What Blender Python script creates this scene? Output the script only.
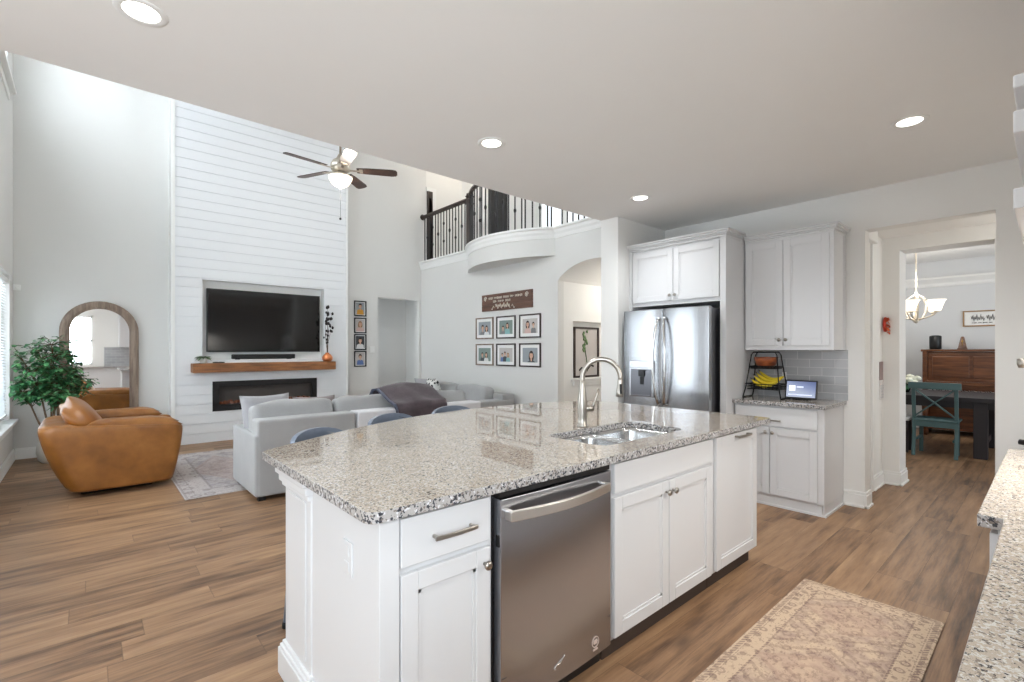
import bpy, bmesh, math, random
from mathutils import Vector, Matrix
for o in list(bpy.data.objects): bpy.data.objects.remove(o)
S = bpy.context.scene
COL = S.collection
PI = math.pi
R = math.radians
random.seed(4)

# ------------------------------------------------------------------ camera
YAW = 48.5
cd = bpy.data.cameras.new('camera'); cam = bpy.data.objects.new('camera', cd); COL.objects.link(cam)
cam.location = (0, 0, 1.36); cam.rotation_euler = (R(90), 0, R(YAW - 90))
cd.sensor_width = 36; cd.lens = 480 / 1024 * 36; cd.shift_y = 9 / 1024; cd.clip_start = .02; cd.clip_end = 100
S.camera = cam
# ------------------------------------------------------------------ world, daylight, exposure
wd = bpy.data.worlds.new('sky'); S.world = wd; wd.use_nodes = True
wb = wd.node_tree.nodes['Background']; wb.inputs[0].default_value = (.9, .95, 1, 1); wb.inputs[1].default_value = 1.3
S.view_settings.view_transform = 'Standard'; S.view_settings.look = 'None'
S.view_settings.gamma = 1; S.view_settings.use_curve_mapping = False
S.view_settings.exposure = 0.07
S.cycles.max_bounces = 8; S.cycles.diffuse_bounces = 5; S.cycles.use_denoising = True
S.cycles.sample_clamp_indirect = 6
def area(name, loc, rot, sx, sy, power, col=(1, 1, 1)):
    l = bpy.data.lights.new(name, 'AREA'); l.shape = 'RECTANGLE'; l.size = sx; l.size_y = sy; l.energy = power; l.color = col
    o = bpy.data.objects.new(name, l); COL.objects.link(o); o.location = loc; o.rotation_euler = rot
    return o
# daylight outside the windows
DAY = (.82, .92, 1)
area('daylight_living_lower', (-1.0, 6.2, 1.4), (0, R(-90), 0), 1.7, 5.2, 130, DAY)
area('daylight_living_upper', (-1.0, 6.2, 4.8), (0, R(-90), 0), 1.3, 5.2, 370, DAY)
area('daylight_breakfast_side', (-4.2, 1.3, 1.5), (0, R(-90), 0), 1.7, 3.0, 14, DAY)
area('daylight_breakfast_rear', (-1.7, -.85, 1.5), (R(90), 0, 0), 3.6, 1.5, 190, DAY)
area('daylight_dining', (8.6, -2.2, 1.5), (R(90), 0, 0), 2.2, 1.6, 45, DAY)
area('daylight_landing', (6.6, 5.2, 4.3), (0, R(90), 0), 1.4, 1.6, 40, DAY)

def point(name, loc, power, col=(1, .95, .88), size=.12):
    l = bpy.data.lights.new(name, 'POINT'); l.energy = power; l.color = col; l.shadow_soft_size = size
    o = bpy.data.objects.new(name, l); COL.objects.link(o); o.location = loc
point('landing_fill', (5.65, 7.4, 5.3), 17, (1, .86, .7))  # added warm fill for the landing walls, no fixture modelled
point('alcove_fill', (6.3, 3.95, 2.35), 16)  # hidden fill added to lift the dark archway
area('passage_fill', (3.97, 9.2, 1.5), (0, R(-90), 0), 1.2, .6, 5, DAY)  # added fill behind the left jamb; the passage has no window
area('hood_fill', (2.55, -.25, 1.755), (0, 0, 0), .8, .3, 26, (1, .96, .9))  # unseen fill added under the hood to brighten the right side
point('hall_fill', (5.62, -.6, 2.1), 12)  # out-of-view fill added to brighten the hall walls
# ------------------------------------------------------------------ materials
def lin(c):
    f = lambda v: v / 12.92 if v <= .04045 else ((v + .055) / 1.055) ** 2.4
    return tuple(f(v / 255) for v in c) + (1,)
class G:
    def __init__(s, name):
        s.m = bpy.data.materials.new(name); s.m.use_nodes = True
        s.t = s.m.node_tree; s.b = s.t.nodes['Principled BSDF']
    def n(s, typ, outs=0, **kw):
        nd = s.t.nodes.new(typ)
        for k, v in kw.items():
            if k.startswith('_'): setattr(nd, k[1:], v)
        for k, v in kw.items():
            if k.startswith('_'): continue
            i = nd.inputs[int(k[1:])] if k[0] == 'i' and k[1:].isdigit() else nd.inputs[k.replace('__', ' ')]
            if isinstance(v, bpy.types.NodeSocket): s.t.links.new(v, i)
            else: i.default_value = v
        return nd.outputs[outs]
    def math(s, op, a, b=0.0, c=None):
        kw = dict(i0=a, i1=b)
        if c is not None: kw['i2'] = c
        return s.n('ShaderNodeMath', 0, _operation=op, **kw)
    def obj(s): return s.n('ShaderNodeTexCoord', 3)
    def gen(s): return s.n('ShaderNodeTexCoord', 0)
    def pos(s): return s.n('ShaderNodeNewGeometry', 0)
    def scale(s, v, sc): return s.n('ShaderNodeVectorMath', 0, _operation='MULTIPLY', i0=v, i1=sc)
    def noise(s, v, scale, det=3, rough=.55): return s.n('ShaderNodeTexNoise', 0, Vector=v, Scale=scale, Detail=det, Roughness=rough)
    def ramp(s, f, stops, interp='LINEAR'):
        nd = s.t.nodes.new('ShaderNodeValToRGB'); nd.color_ramp.interpolation = interp
        el = nd.color_ramp.elements
        while len(el) < len(stops): el.new(.5)
        for e, (p, c) in zip(el, stops): e.position = p; e.color = c if len(c) == 4 else lin(c)
        s.t.links.new(f, nd.inputs[0]); return nd.outputs[0]
    def mix(s, f, a, b, mode='MIX'):
        nd = s.t.nodes.new('ShaderNodeMix'); nd.data_type = 'RGBA'; nd.blend_type = mode
        for i, v in ((0, f), (6, a), (7, b)):
            if isinstance(v, bpy.types.NodeSocket): s.t.links.new(v, nd.inputs[i])
            else: nd.inputs[i].default_value = v
        return nd.outputs[2]
    def bump(s, h, st=.2, d=.01):
        s.t.links.new(s.n('ShaderNodeBump', 0, Height=h, Strength=st, Distance=d), s.b.inputs['Normal'])
    def set(s, **kw):
        for k, v in kw.items():
            i = s.b.inputs[k.replace('__', ' ')]
            if isinstance(v, bpy.types.NodeSocket): s.t.links.new(v, i)
            else: i.default_value = v
        return s.m
M = {}
def paint(name, col, rough=.5, var=.03, metal=0, bump=0, bs=300, **kw):
    g = G(name); c = lin(col)
    f = g.noise(g.obj(), 3, 3)
    d = tuple(max(0, v * (1 - var)) for v in c[:3]) + (1,)
    u = tuple(min(1, v * (1 + var)) for v in c[:3]) + (1,)
    g.set(Base__Color=g.mix(f, d, u), Roughness=rough, Metallic=metal, **kw)
    if bump: g.bump(g.noise(g.obj(), bs, 2), bump, .003)
    M[name] = g.m
    return g.m
paint('wall_paint', (234, 233, 230), .85, .012, bump=.08)
paint('wall_living', (222, 221, 218), .85, .012, bump=.08)
paint('wall_dining', (216, 217, 218), .85, .012)
paint('ceiling_paint', (243, 242, 240), .9, .012, bump=.1)
paint('trim_white', (240, 240, 238), .4, .01)
paint('cab_white', (218, 218, 219), .38, .01)
paint('toe_shade_brown', (62, 50, 43), .7, .1)  # dark brown stands in for the shade under the island fronts
paint('shadow_gap', (40, 36, 34), .8)
paint('plastic_white', (238, 238, 236), .35)
paint('ship_white', (232, 234, 236), .55, .012)
paint('black', (18, 18, 19), .45)
paint('black_satin', (22, 21, 22), .35)
paint('black_wire', (28, 28, 30), .45, metal=.6)
paint('iron', (34, 32, 33), .5, metal=.3)
paint('rail_wood', (52, 40, 36), .4)
paint('handle_steel', (222, 218, 212), .34, metal=1)
paint('nickel', (176, 170, 162), .28, metal=1)
paint('chrome', (215, 215, 214), .12, metal=1)
paint('copper', (205, 128, 84), .3, metal=.9)
paint('bulb_glass', (250, 246, 236), .3)
paint('ceramic_white', (224, 222, 216), .55, bump=.2, bs=40)
paint('soil', (52, 40, 32), .95)
paint('bark', (104, 84, 64), .85, .3)
paint('piping', (200, 200, 198), .9)
paint('teal', (82, 112, 114), .5, .15)
paint('stool_metal', (126, 136, 152), .35, .05, metal=.4)
paint('rubber', (24, 24, 25), .8)
paint('firebox', (92, 86, 82), .7, .2)
paint('espresso', (44, 40, 44), .5, .15)
paint('banana', (222, 196, 40), .5, .15)
paint('banana_tip', (70, 54, 24), .7)
paint('red', (196, 60, 40), .6, .3)
paint('orange', (214, 104, 60), .6, .3)
paint('petal', (240, 240, 220), .7, .05)
paint('stem_green', (70, 96, 50), .7, .2)
paint('dry_stem', (86, 72, 62), .8, .2)
paint('dry_leaf', (46, 42, 42), .8, .2)
paint('badge_pale', (206, 186, 174), .5)
paint('ledge_grey', (168, 166, 164), .7)
paint('photo_mat', (238, 238, 236), .8)
paint('calendar_paper', (226, 222, 220), .8)
paint('calendar_image', (150, 130, 128), .7, .5)
paint('chandelier_metal', (216, 206, 190), .4, metal=.3)
paint('ebony', (20, 20, 22), .3)
paint('brass', (190, 150, 80), .3, metal=1)
paint('fan_metal', (190, 180, 166), .3, metal=.9)
paint('script', (232, 228, 216), .8)
paint('script_dark', (40, 40, 48), .8)
paint('leather_light', (140, 88, 38), .36, .1, bump=.25, bs=120)
paint('slat', (236, 238, 240), .6, Transmission__Weight=0)
paint('glass_dark', (8, 8, 9), .06)
paint('gold', (150, 116, 74), .4, .15)
M['slat'].node_tree.nodes['Principled BSDF'].inputs['Subsurface Weight'].default_value = 0

def fabric(name, col, var=.1, sc=420, rough=.95, big=4):
    g = G(name); c = lin(col); p = g.obj()
    w = g.noise(p, sc, 2); b = g.noise(p, big, 4)
    f = g.math('ADD', g.math('MULTIPLY', w, .5), g.math('MULTIPLY', b, .5))
    g.set(Base__Color=g.ramp(f, [(.3, tuple(v * (1 - var) for v in c[:3]) + (1,)), (.7, tuple(min(1, v * (1 + var)) for v in c[:3]) + (1,))]), Roughness=rough, Sheen__Weight=.2)
    g.bump(g.math('ADD', w, g.math('MULTIPLY', b, 2)), .25, .004)
    M[name] = g.m
fabric('sofa_fabric', (164, 164, 164)); fabric('sofa_pale', (214, 214, 217), .04)
fabric('pillow_grey', (158, 157, 160)); fabric('pillow_mauve', (128, 116, 116), .2)
fabric('blanket', (76, 66, 71), .35, 160, 1, 12); fabric('blanket_lining', (70, 74, 92), .2, 160)
g = G('pillow_pattern'); v = g.n('ShaderNodeTexVoronoi', 0, Vector=g.obj(), Scale=16.0)
g.set(Base__Color=g.ramp(v, [(.0, (30, 34, 38)), (.42, (40, 44, 50)), (.46, (222, 222, 218)), (1, (230, 230, 226))], 'CONSTANT'), Roughness=.95); M['pillow_pattern'] = g.m

g = G('leather'); p = g.obj(); a = g.noise(p, 5, 4); b = g.noise(p, 160, 2)
g.set(Base__Color=g.ramp(a, [(.3, (114, 68, 24)), (.55, (134, 84, 31)), (.75, (150, 98, 42))]), Roughness=g.ramp(a, [(.3, (.33, .33, .33, 1)), (.7, (.5, .5, .5, 1))]))
g.bump(b, .25, .002); M['leather'] = g.m

# oak planks laid along X
g = G('floor_planks'); p = g.pos()
sp = g.n('ShaderNodeSeparateXYZ', 0, Vector=p); spy = sp.node.outputs[1]
row = g.math('FLOOR', g.math('DIVIDE', spy, .18))
rnd = g.n('ShaderNodeTexWhiteNoise', 0, _noise_dimensions='1D', W=row)
xs = g.math('DIVIDE', g.math('ADD', sp, g.math('MULTIPLY', rnd, 3.0)), 1.5)
pid = g.math('ADD', g.math('MULTIPLY', row, 17.3), g.math('FLOOR', xs))
tone = g.n('ShaderNodeTexWhiteNoise', 0, _noise_dimensions='1D', W=pid)
off = g.n('ShaderNodeCombineXYZ', 0, X=g.math('MULTIPLY', tone, 40), Y=g.math('MULTIPLY', pid, 3.7), Z=0.0)
gp = g.n('ShaderNodeVectorMath', 0, _operation='ADD', i0=g.scale(p, (1.0, 9.0, 1.0)), i1=off)
gr = g.noise(gp, 1.6, 6, .62)
gp2 = g.n('ShaderNodeVectorMath', 0, _operation='ADD', i0=g.scale(p, (2.2, 60.0, 1.0)), i1=off)
fine = g.noise(gp2, 2.0, 3, .6)
f = g.math('ADD', g.math('ADD', g.math('MULTIPLY', gr, .66), g.math('MULTIPLY', fine, .22)), g.math('MULTIPLY', tone, .12))
col = g.ramp(f, [(.32, (68, 48, 34)), (.41, (110, 82, 59)), (.5, (141, 108, 79)), (.58, (155, 121, 90)), (.7, (178, 144, 108))])
kn = g.n('ShaderNodeTexVoronoi', 0, Vector=g.n('ShaderNodeVectorMath', 0, _operation='ADD', i0=g.scale(p, (1.1, 3.4, 1.0)), i1=off), Scale=1.3)
col = g.mix(g.ramp(kn, [(.03, (.7, .7, .7, 1)), (.17, (0, 0, 0, 1))]), col, lin((70, 50, 38)))
fy = g.math('FRACT', g.math('DIVIDE', spy, .18)); fx = g.math('FRACT', xs)
seam = g.math('MAXIMUM', g.math('GREATER_THAN', g.math('ABSOLUTE', g.math('SUBTRACT', fy, .5)), .491), g.math('GREATER_THAN', g.math('ABSOLUTE', g.math('SUBTRACT', fx, .5)), .4985))
g.set(Base__Color=g.mix(g.math('MULTIPLY', seam, .35), col, lin((70, 54, 42))), Roughness=g.ramp(fine, [(.3, (.38, .38, .38, 1)), (.7, (.52, .52, .52, 1))]))
g.bump(g.math('SUBTRACT', g.math('MULTIPLY', fine, .3), seam), .25, .003); M['floor_planks'] = g.m

def granite(name, base1, base2, light, dark, sc, dk=.925):
    g = G(name); p = g.pos()
    wob = g.n('ShaderNodeTexNoise', 1, Vector=p, Scale=sc * .9, Detail=2.0)
    pv = g.n('ShaderNodeVectorMath', 0, _operation='ADD', i0=p, i1=g.scale(wob, (.012, .012, .012)))
    v = g.n('ShaderNodeTexVoronoi', 1, Vector=pv, Scale=sc)
    cell = g.n('ShaderNodeSeparateColor', 0, Color=v)
    big = g.noise(p, 6, 3)
    base = g.mix(big, lin(base1), lin(base2))
    col = g.mix(g.math('GREATER_THAN', cell, .58), base, lin(light))
    col = g.mix(g.math('GREATER_THAN', cell, dk - .1), col, lin((128, 118, 110)))
    col = g.mix(g.math('GREATER_THAN', cell, dk), col, lin(dark))
    n2 = g.noise(p, sc * 2.2, 2)
    col = g.mix(g.ramp(n2, [(.6, (0, 0, 0, 1)), (.68, (.6, .6, .6, 1))]), col, lin((98, 86, 78)))
    g.set(Base__Color=col, Roughness=.02, Specular__IOR__Level=.7)
    M[name] = g.m
granite('granite', (184, 171, 156), (168, 156, 142), (200, 195, 188), (74, 70, 70), 215)
granite('granite_side', (190, 184, 178), (172, 170, 170), (222, 222, 224), (40, 44, 54), 150, .76)
M['granite_side'].node_tree.nodes['Principled BSDF'].inputs['Roughness'].default_value = .3

def steel(name, col, rough, axis):
    g = G(name); p = g.obj(); s = [.6, .6, .6]; s[axis] = 700
    n = g.noise(g.scale(p, tuple(s)), 1, 2)
    c = lin(col)
    g.set(Base__Color=g.mix(n, tuple(v * .96 for v in c[:3]) + (1,), c), Metallic=1.0, Roughness=rough, Anisotropic=.75, Anisotropic__Rotation=.0)
    g.t.links.new(g.n('ShaderNodeTangent', 0, _direction_type='RADIAL', _axis='Z'), g.b.inputs['Tangent'])
    M[name] = g.m
steel('steel', (172, 173, 176), .22, 2); steel('steel_warm', (184, 186, 192), .26, 2); steel('steel_dark', (110, 110, 114), .3, 2); steel('steel_sink', (190, 190, 190), .22, 0)

def wood(name, cols, sc=(1, 8, 8), rough=.5, n=3.0):
    g = G(name); p = g.obj()
    a = g.noise(g.scale(p, sc), n, 5, .6)
    w = g.noise(g.scale(p, tuple(v * 4 if v > 1 else v for v in sc)), n, 3)
    f = g.math('ADD', g.math('MULTIPLY', a, .7), g.math('MULTIPLY', w, .3))
    g.set(Base__Color=g.ramp(f, [(.32, cols[0]), (.5, cols[1]), (.68, cols[2])]), Roughness=rough)
    g.bump(w, .15, .003); M[name] = g.m
wood('mantel_wood', ((88, 54, 30), (134, 86, 48), (164, 112, 68)))
wood('piano_wood', ((58, 32, 19), (98, 57, 32), (130, 80, 46)), (8, 1, 8), .3)
wood('sign_wood', ((60, 40, 32), (92, 62, 48), (112, 78, 60)), (8, 1, 8))
wood('mirror_wood', ((100, 84, 72), (134, 116, 102), (164, 148, 134)), (8, 8, 1), .7)
wood('bowl_wood', ((90, 44, 20), (140, 70, 34), (176, 100, 56)), (2, 2, 10), .3)
wood('blade_wood', ((40, 28, 24), (58, 42, 36), (74, 56, 48)), (2, 2, 2), .4)

# glossy grey subway tile on a wall whose normal is X
def tile(name, axis):
    g = G(name); p = g.pos()
    x = g.n('ShaderNodeSeparateXYZ', axis, Vector=p); z = x.node.outputs[2]
    uv = g.n('ShaderNodeCombineXYZ', 0, X=x, Y=z, Z=0.0)
    br = g.n('ShaderNodeTexBrick', 0, Vector=uv, Color1=lin((168, 170, 174)), Color2=lin((186, 187, 190)), Mortar=lin((214, 214, 214)), Scale=1.0, Mortar__Size=.0025, Bias=0.0, Brick__Width=.2, Row__Height=.075)
    br.node.offset = .5
    g.set(Base__Color=br, Roughness=.1)
    g.bump(g.math('ADD', g.math('MULTIPLY', br.node.outputs[1], -1.0), g.math('MULTIPLY', g.noise(p, 14, 1), .35)), .5, .006); M[name] = g.m
tile('tile_grey', 1); tile('tile_grey_rear', 0)

def emit(name, col, st):
    g = G(name); g.set(Base__Color=lin(col), Emission__Color=lin(col), Emission__Strength=st); M[name] = g.m
emit('lamp_lens', (255, 250, 240), 5.0); emit('shade_glow', (255, 246, 230), 1.0); emit('ember', (120, 70, 48), .06)
g = G('screen'); p = g.gen(); sx = g.n('ShaderNodeSeparateXYZ', 1, Vector=p); sz = sx.node.outputs[2]
cc = g.ramp(g.math('ADD', g.math('MULTIPLY', sx, -.6), sz), [(-0.0, (196, 206, 230)), (.45, (150, 164, 204)), (.9, (110, 124, 170))])
g.set(Base__Color=(0, 0, 0, 1), Emission__Color=cc, Emission__Strength=.8, Roughness=.1); M['screen'] = g.m
emit('screen_card', (236, 240, 248), .9); emit('screen_line', (206, 214, 236), .85)
g = G('mirror_glass'); g.set(Base__Color=(.9, .9, .9, 1), Metallic=1.0, Roughness=.015); M['mirror_glass'] = g.m
g = G('tv_panel'); g.set(Base__Color=lin((14, 13, 14)), Roughness=.09, Specular__IOR__Level=.55); M['tv_panel'] = g.m
g = G('window_glass'); g.set(Base__Color=(1, 1, 1, 1), Transmission__Weight=1.0, Roughness=0.0, IOR=1.02); M['window_glass'] = g.m
g = G('fire_glass'); g.set(Base__Color=(.6, .6, .6, 1), Transmission__Weight=1.0, Roughness=.02, IOR=1.3); M['fire_glass'] = g.m

# leaf
g = G('leaf'); v = g.noise(g.obj(), 14, 2)
g.set(Base__Color=g.ramp(v, [(.3, (34, 84, 52)), (.5, (62, 122, 76)), (.7, (112, 166, 104))]), Roughness=.45); M['leaf'] = g.m
g = G('leaf_pale'); v = g.noise(g.obj(), 40, 2)
g.set(Base__Color=g.ramp(v, [(.3, (70, 100, 60)), (.7, (130, 156, 110))]), Roughness=.6); M['leaf_pale'] = g.m

# faded persian rugs: borders measured from the rug's own edges
def rug(name, hx, hy, pal, bw, medal):
    g = G(name); p = g.obj()
    x = g.n('ShaderNodeSeparateXYZ', 0, Vector=p); y = x.node.outputs[1]
    ax = g.math('SUBTRACT', hx, g.math('ABSOLUTE', x)); ay = g.math('SUBTRACT', hy, g.math('ABSOLUTE', y))
    d = g.math('MINIMUM', ax, ay)
    base, mauve, dark, rose = [lin(c) for c in pal]
    no = g.noise(p, 9, 5, .65); fine = g.noise(p, 90, 3)
    field = g.mix(g.ramp(no, [(.4, (0, 0, 0, 1)), (.62, (1, 1, 1, 1))]), base, mauve)
    dm = g.math('ADD', g.math('ABSOLUTE', g.math('SUBTRACT', g.math('FRACT', g.math('ADD', g.math('DIVIDE', x, medal), .5)), .5)), g.math('MULTIPLY', g.math('ABSOLUTE', y), .5 / hy * .85))
    rings = g.math('SINE', g.math('MULTIPLY', g.math('ADD', dm, g.math('MULTIPLY', fine, .06)), 46))
    field = g.mix(g.math('MULTIPLY', g.math('GREATER_THAN', rings, .72), .36), field, dark)
    field = g.mix(g.math('MULTIPLY', g.math('LESS_THAN', dm, .3), .45), field, rose)
    vo = g.n('ShaderNodeTexVoronoi', 0, Vector=g.scale(p, (1, 1, 0)), Scale=17.0)
    ring = g.math('LESS_THAN', g.math('ABSOLUTE', g.math('SUBTRACT', vo, .3)), .07)
    field = g.mix(g.math('MULTIPLY', ring, .36), field, dark)
    mot = g.n('ShaderNodeTexVoronoi', 0, Vector=g.scale(p, (1, 1, 0)), Scale=1 / (bw * .62), Randomness=.4)
    border = g.mix(g.math('MULTIPLY', g.math('LESS_THAN', g.math('ABSOLUTE', g.math('SUBTRACT', mot, .26)), .07), .62), base, dark)
    border = g.mix(g.math('MULTIPLY', g.math('LESS_THAN', mot, .12), .7), border, mauve)
    c = g.mix(g.math('LESS_THAN', d, bw), field, border)
    for lo, hi, k in ((.012, .03, .8), (bw * .97, bw * 1.06, .85), (bw * .36, bw * .4, .7)):
        band = g.math('MULTIPLY', g.math('GREATER_THAN', d, lo), g.math('LESS_THAN', d, hi))
        chk = g.math('ADD', .55, g.math('MULTIPLY', g.math('SINE', g.math('MULTIPLY', g.math('ADD', x, y), 260)), .45))
        c = g.mix(g.math('MULTIPLY', band, g.math('MULTIPLY', chk, k)), c, dark)
    fl = g.noise(g.scale(p, (1, 1.6, 1)), 48, 3, .6)
    c = g.mix(g.ramp(fl, [(.54, (0, 0, 0, 1)), (.62, (.58, .58, .58, 1))]), c, dark)
    c = g.mix(g.ramp(g.noise(p, 26, 4), [(.45, (0, 0, 0, 1)), (.75, (.5, .5, .5, 1))]), c, base)
    c = g.mix(g.math('MULTIPLY', fine, .12), c, dark)
    g.set(Base__Color=c, Roughness=1.0); g.bump(g.noise(p, 500, 2), .3, .003); M[name] = g.m
rug('rug_kitchen', .94, .31, ((204, 180, 154), (170, 146, 132), (120, 96, 88), (188, 158, 138)), .1, .62)
rug('rug_living', 1.75, 1.15, ((190, 182, 179), (158, 152, 156), (128, 118, 118), (190, 166, 158)), .25, 1.2)

# ------------------------------------------------------------------ mesh builder
class MB:
    def __init__(s): s.bm = bmesh.new(); s.mi = 0
    def _faces(s, n0, smooth=False):
        s.bm.faces.ensure_lookup_table()
        for f in s.bm.faces[n0:]: f.material_index = s.mi; f.smooth = smooth
    def box(s, x0, x1, y0, y1, z0, z1, bev=0, seg=2, mat=None):
        n0 = len(s.bm.faces)
        m = Matrix.Translation(((x0 + x1) / 2, (y0 + y1) / 2, (z0 + z1) / 2)) @ Matrix.Diagonal((abs(x1 - x0), abs(y1 - y0), abs(z1 - z0), 1))
        r = bmesh.ops.create_cube(s.bm, size=1, matrix=(mat @ m) if mat else m)
        if bev:
            ed = {e for v in r['verts'] for e in v.link_edges}
            bmesh.ops.bevel(s.bm, geom=list(ed), offset=bev, segments=seg, profile=.5, affect='EDGES', clamp_overlap=True)
        s._faces(n0); return s
    def ring(s, pts, smooth=True): return [s.bm.verts.new(p) for p in pts]
    def loft(s, rings, closed=True, cap=True, smooth=True, loop=False):
        n0 = len(s.bm.faces); vs = [s.ring(r) for r in rings]; n = len(vs[0])
        pairs = list(zip(vs[:-1], vs[1:])) + ([(vs[-1], vs[0])] if loop else [])
        for a, b in pairs:
            for i in range(n if closed else n - 1):
                j = (i + 1) % n
                try: s.bm.faces.new((a[i], a[j], b[j], b[i]))
                except ValueError: pass
        s._faces(n0, smooth)
        if cap and closed and not loop:
            n1 = len(s.bm.faces)
            s.bm.faces.new(list(reversed(vs[0]))); s.bm.faces.new(vs[-1]); s._faces(n1, False)
        return s
    def tube(s, pts, r, n=8, closed=False, cap=True):
        pts = [Vector(p) for p in pts]; rs = r if isinstance(r, (list, tuple)) else [r] * len(pts)
        rings = []; up = None
        for i, p in enumerate(pts):
            if closed: t = pts[(i + 1) % len(pts)] - pts[i - 1]
            else: t = pts[min(i + 1, len(pts) - 1)] - pts[max(i - 1, 0)]
            t = t.normalized() if t.length > 1e-9 else Vector((0, 0, 1))
            if up is None: up = Vector((0, 0, 1)) if abs(t.z) < .9 else Vector((1, 0, 0))
            u = (up - t * up.dot(t)); u = u.normalized() if u.length > 1e-6 else t.orthogonal().normalized()
            up = u; w = t.cross(u)
            rings.append([p + (u * math.cos(2 * PI * k / n) + w * math.sin(2 * PI * k / n)) * rs[i] for k in range(n)])
        return s.loft(rings, True, cap, True, closed)
    def strip(s, pts, w, h, up=(0, 0, 1)):      # rectangular section swept along pts
        pts = [Vector(p) for p in pts]; up = Vector(up); rings = []
        for i, p in enumerate(pts):
            t = (pts[min(i + 1, len(pts) - 1)] - pts[max(i - 1, 0)]).normalized()
            sd = t.cross(up).normalized(); u = sd.cross(t)
            rings.append([p + sd * a * w / 2 + u * b * h / 2 for a, b in ((-1, -1), (1, -1), (1, 1), (-1, 1))])
        return s.loft(rings, True, True, False)
    def lathe(s, prof, c=(0, 0, 0), n=24, axis='Z', cap=True, smooth=True):
        c = Vector(c); rings = []
        for r, z in prof:
            ring = []
            for k in range(n):
                a = 2 * PI * k / n; x, y = r * math.cos(a), r * math.sin(a)
                ring.append(c + Vector({'Z': (x, y, z), 'X': (z, x, y), 'Y': (y, z, x)}[axis]))
            rings.append(ring)
        return s.loft(rings, True, cap, smooth)
    def prism(s, poly, a, b, axis='Z', smooth=False):   # poly in the two other axes: Z:(x,y) X:(y,z) Y:(x,z)
        f = {'Z': lambda u, v, w: (u, v, w), 'X': lambda u, v, w: (w, u, v), 'Y': lambda u, v, w: (u, w, v)}[axis]
        return s.loft([[f(u, v, a) for u, v in poly], [f(u, v, b) for u, v in poly]], True, True, smooth)
    def sheet(s, fn, nu, nv, smooth=True):
        n0 = len(s.bm.faces)
        g = [[s.bm.verts.new(fn(i / nu, j / nv)) for j in range(nv + 1)] for i in range(nu + 1)]
        for i in range(nu):
            for j in range(nv): s.bm.faces.new((g[i][j], g[i + 1][j], g[i + 1][j + 1], g[i][j + 1]))
        s._faces(n0, smooth); return s
    def soft(s, c, size, mat=None, n=10, p=5, puff=.12, wob=.0, seed=0):   # stuffed box cushion
        n0 = len(s.bm.faces); rnd = random.Random(seed); ph = [rnd.uniform(0, 6) for _ in range(6)]
        tmp = {}; hx, hy, hz = [v / 2 for v in size]; c = Vector(c)
        def V(u, v, w):
            k = (round(u, 4), round(v, 4), round(w, 4))
            if k not in tmp:
                q = Vector((u, v, w)); L = (abs(u) ** p + abs(v) ** p + abs(w) ** p) ** (1 / p); q /= L
                bu = 1 + puff * (1 - q.x ** 2) * (1 - q.y ** 2)
                e = wob * (math.sin(3 * q.x + ph[0]) * math.sin(3.4 * q.y + ph[1]) + .6 * math.sin(6 * q.x + ph[2] + q.z))
                d = Vector((q.x * hx, q.y * hy, q.z * hz * bu + e))
                tmp[k] = s.bm.verts.new(c + (mat @ d if mat else d))
            return tmp[k]
        for ax in range(3):
            for sg in (-1, 1):
                for i in range(n):
                    for j in range(n):
                        q = []
                        for a, b in ((i, j), (i + 1, j), (i + 1, j + 1), (i, j + 1)):
                            t = [0, 0, 0]; t[ax] = sg; t[(ax + 1) % 3] = -1 + 2 * a / n; t[(ax + 2) % 3] = -1 + 2 * b / n
                            q.append(V(*t))
                        s.bm.faces.new(q if sg > 0 else q[::-1])
        s._faces(n0, True); return s
    def pillow(s, c, w, h, t, mat=None, n=12, seed=0):   # knife-edge pillow with pointed corners, local x=w, y=h, z=thickness
        rnd = random.Random(seed); a1, a2 = rnd.uniform(0, 6), rnd.uniform(0, 6); c = Vector(c)
        for sg in (1, -1):
            def fn(u, v, sg=sg):
                x, y = u * 2 - 1, v * 2 - 1
                if sg < 0: x = -x
                k = max(0, (1 - x ** 4) * (1 - y ** 4)) ** .55
                px = x * (1 - .07 * (1 - y * y)); py = y * (1 - .07 * (1 - x * x))
                z = sg * t / 2 * k * (1 + .08 * math.sin(4 * x + a1) * math.sin(5 * y + a2))
                d = Vector((px * w / 2, py * h / 2, z)); return c + (mat @ d if mat else d)
            s.sheet(fn, n, n)
        bmesh.ops.remove_doubles(s.bm, verts=s.bm.verts, dist=1e-5); return s
    def build(s, name, mat, parent=None, bevel=0, sub=0, origin=None):
        me = bpy.data.meshes.new(name); bmesh.ops.recalc_face_normals(s.bm, faces=s.bm.faces)
        pw = Vector((0, 0, 0)); q = parent
        while q is not None: pw += q.location; q = q.parent
        xs = [v.co for v in s.bm.verts]
        lo = Vector([min(v[i] for v in xs) for i in range(3)]); hi = Vector([max(v[i] for v in xs) for i in range(3)])
        ctr = (lo + hi) / 2
        if parent is None: ctr.z = lo.z
        if origin: ctr = Vector(origin)
        for v in s.bm.verts: v.co -= ctr
        s.bm.to_mesh(me); s.bm.free()
        for m in (mat if isinstance(mat, (list, tuple)) else [mat]): me.materials.append(M[m])
        o = bpy.data.objects.new(name, me); COL.objects.link(o); o.parent = parent; o.location = ctr - pw
        if bevel:
            b = o.modifiers.new('bevel', 'BEVEL'); b.width = bevel; b.segments = 2; b.limit_method = 'ANGLE'; b.angle_limit = R(40)
        if sub:
            b = o.modifiers.new('sub', 'SUBSURF'); b.levels = sub; b.render_levels = sub
        return o
def tag(o, label, cat, group=None):
    o['label'] = label; o['category'] = cat
    if group: o['group'] = group
    return o
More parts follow.
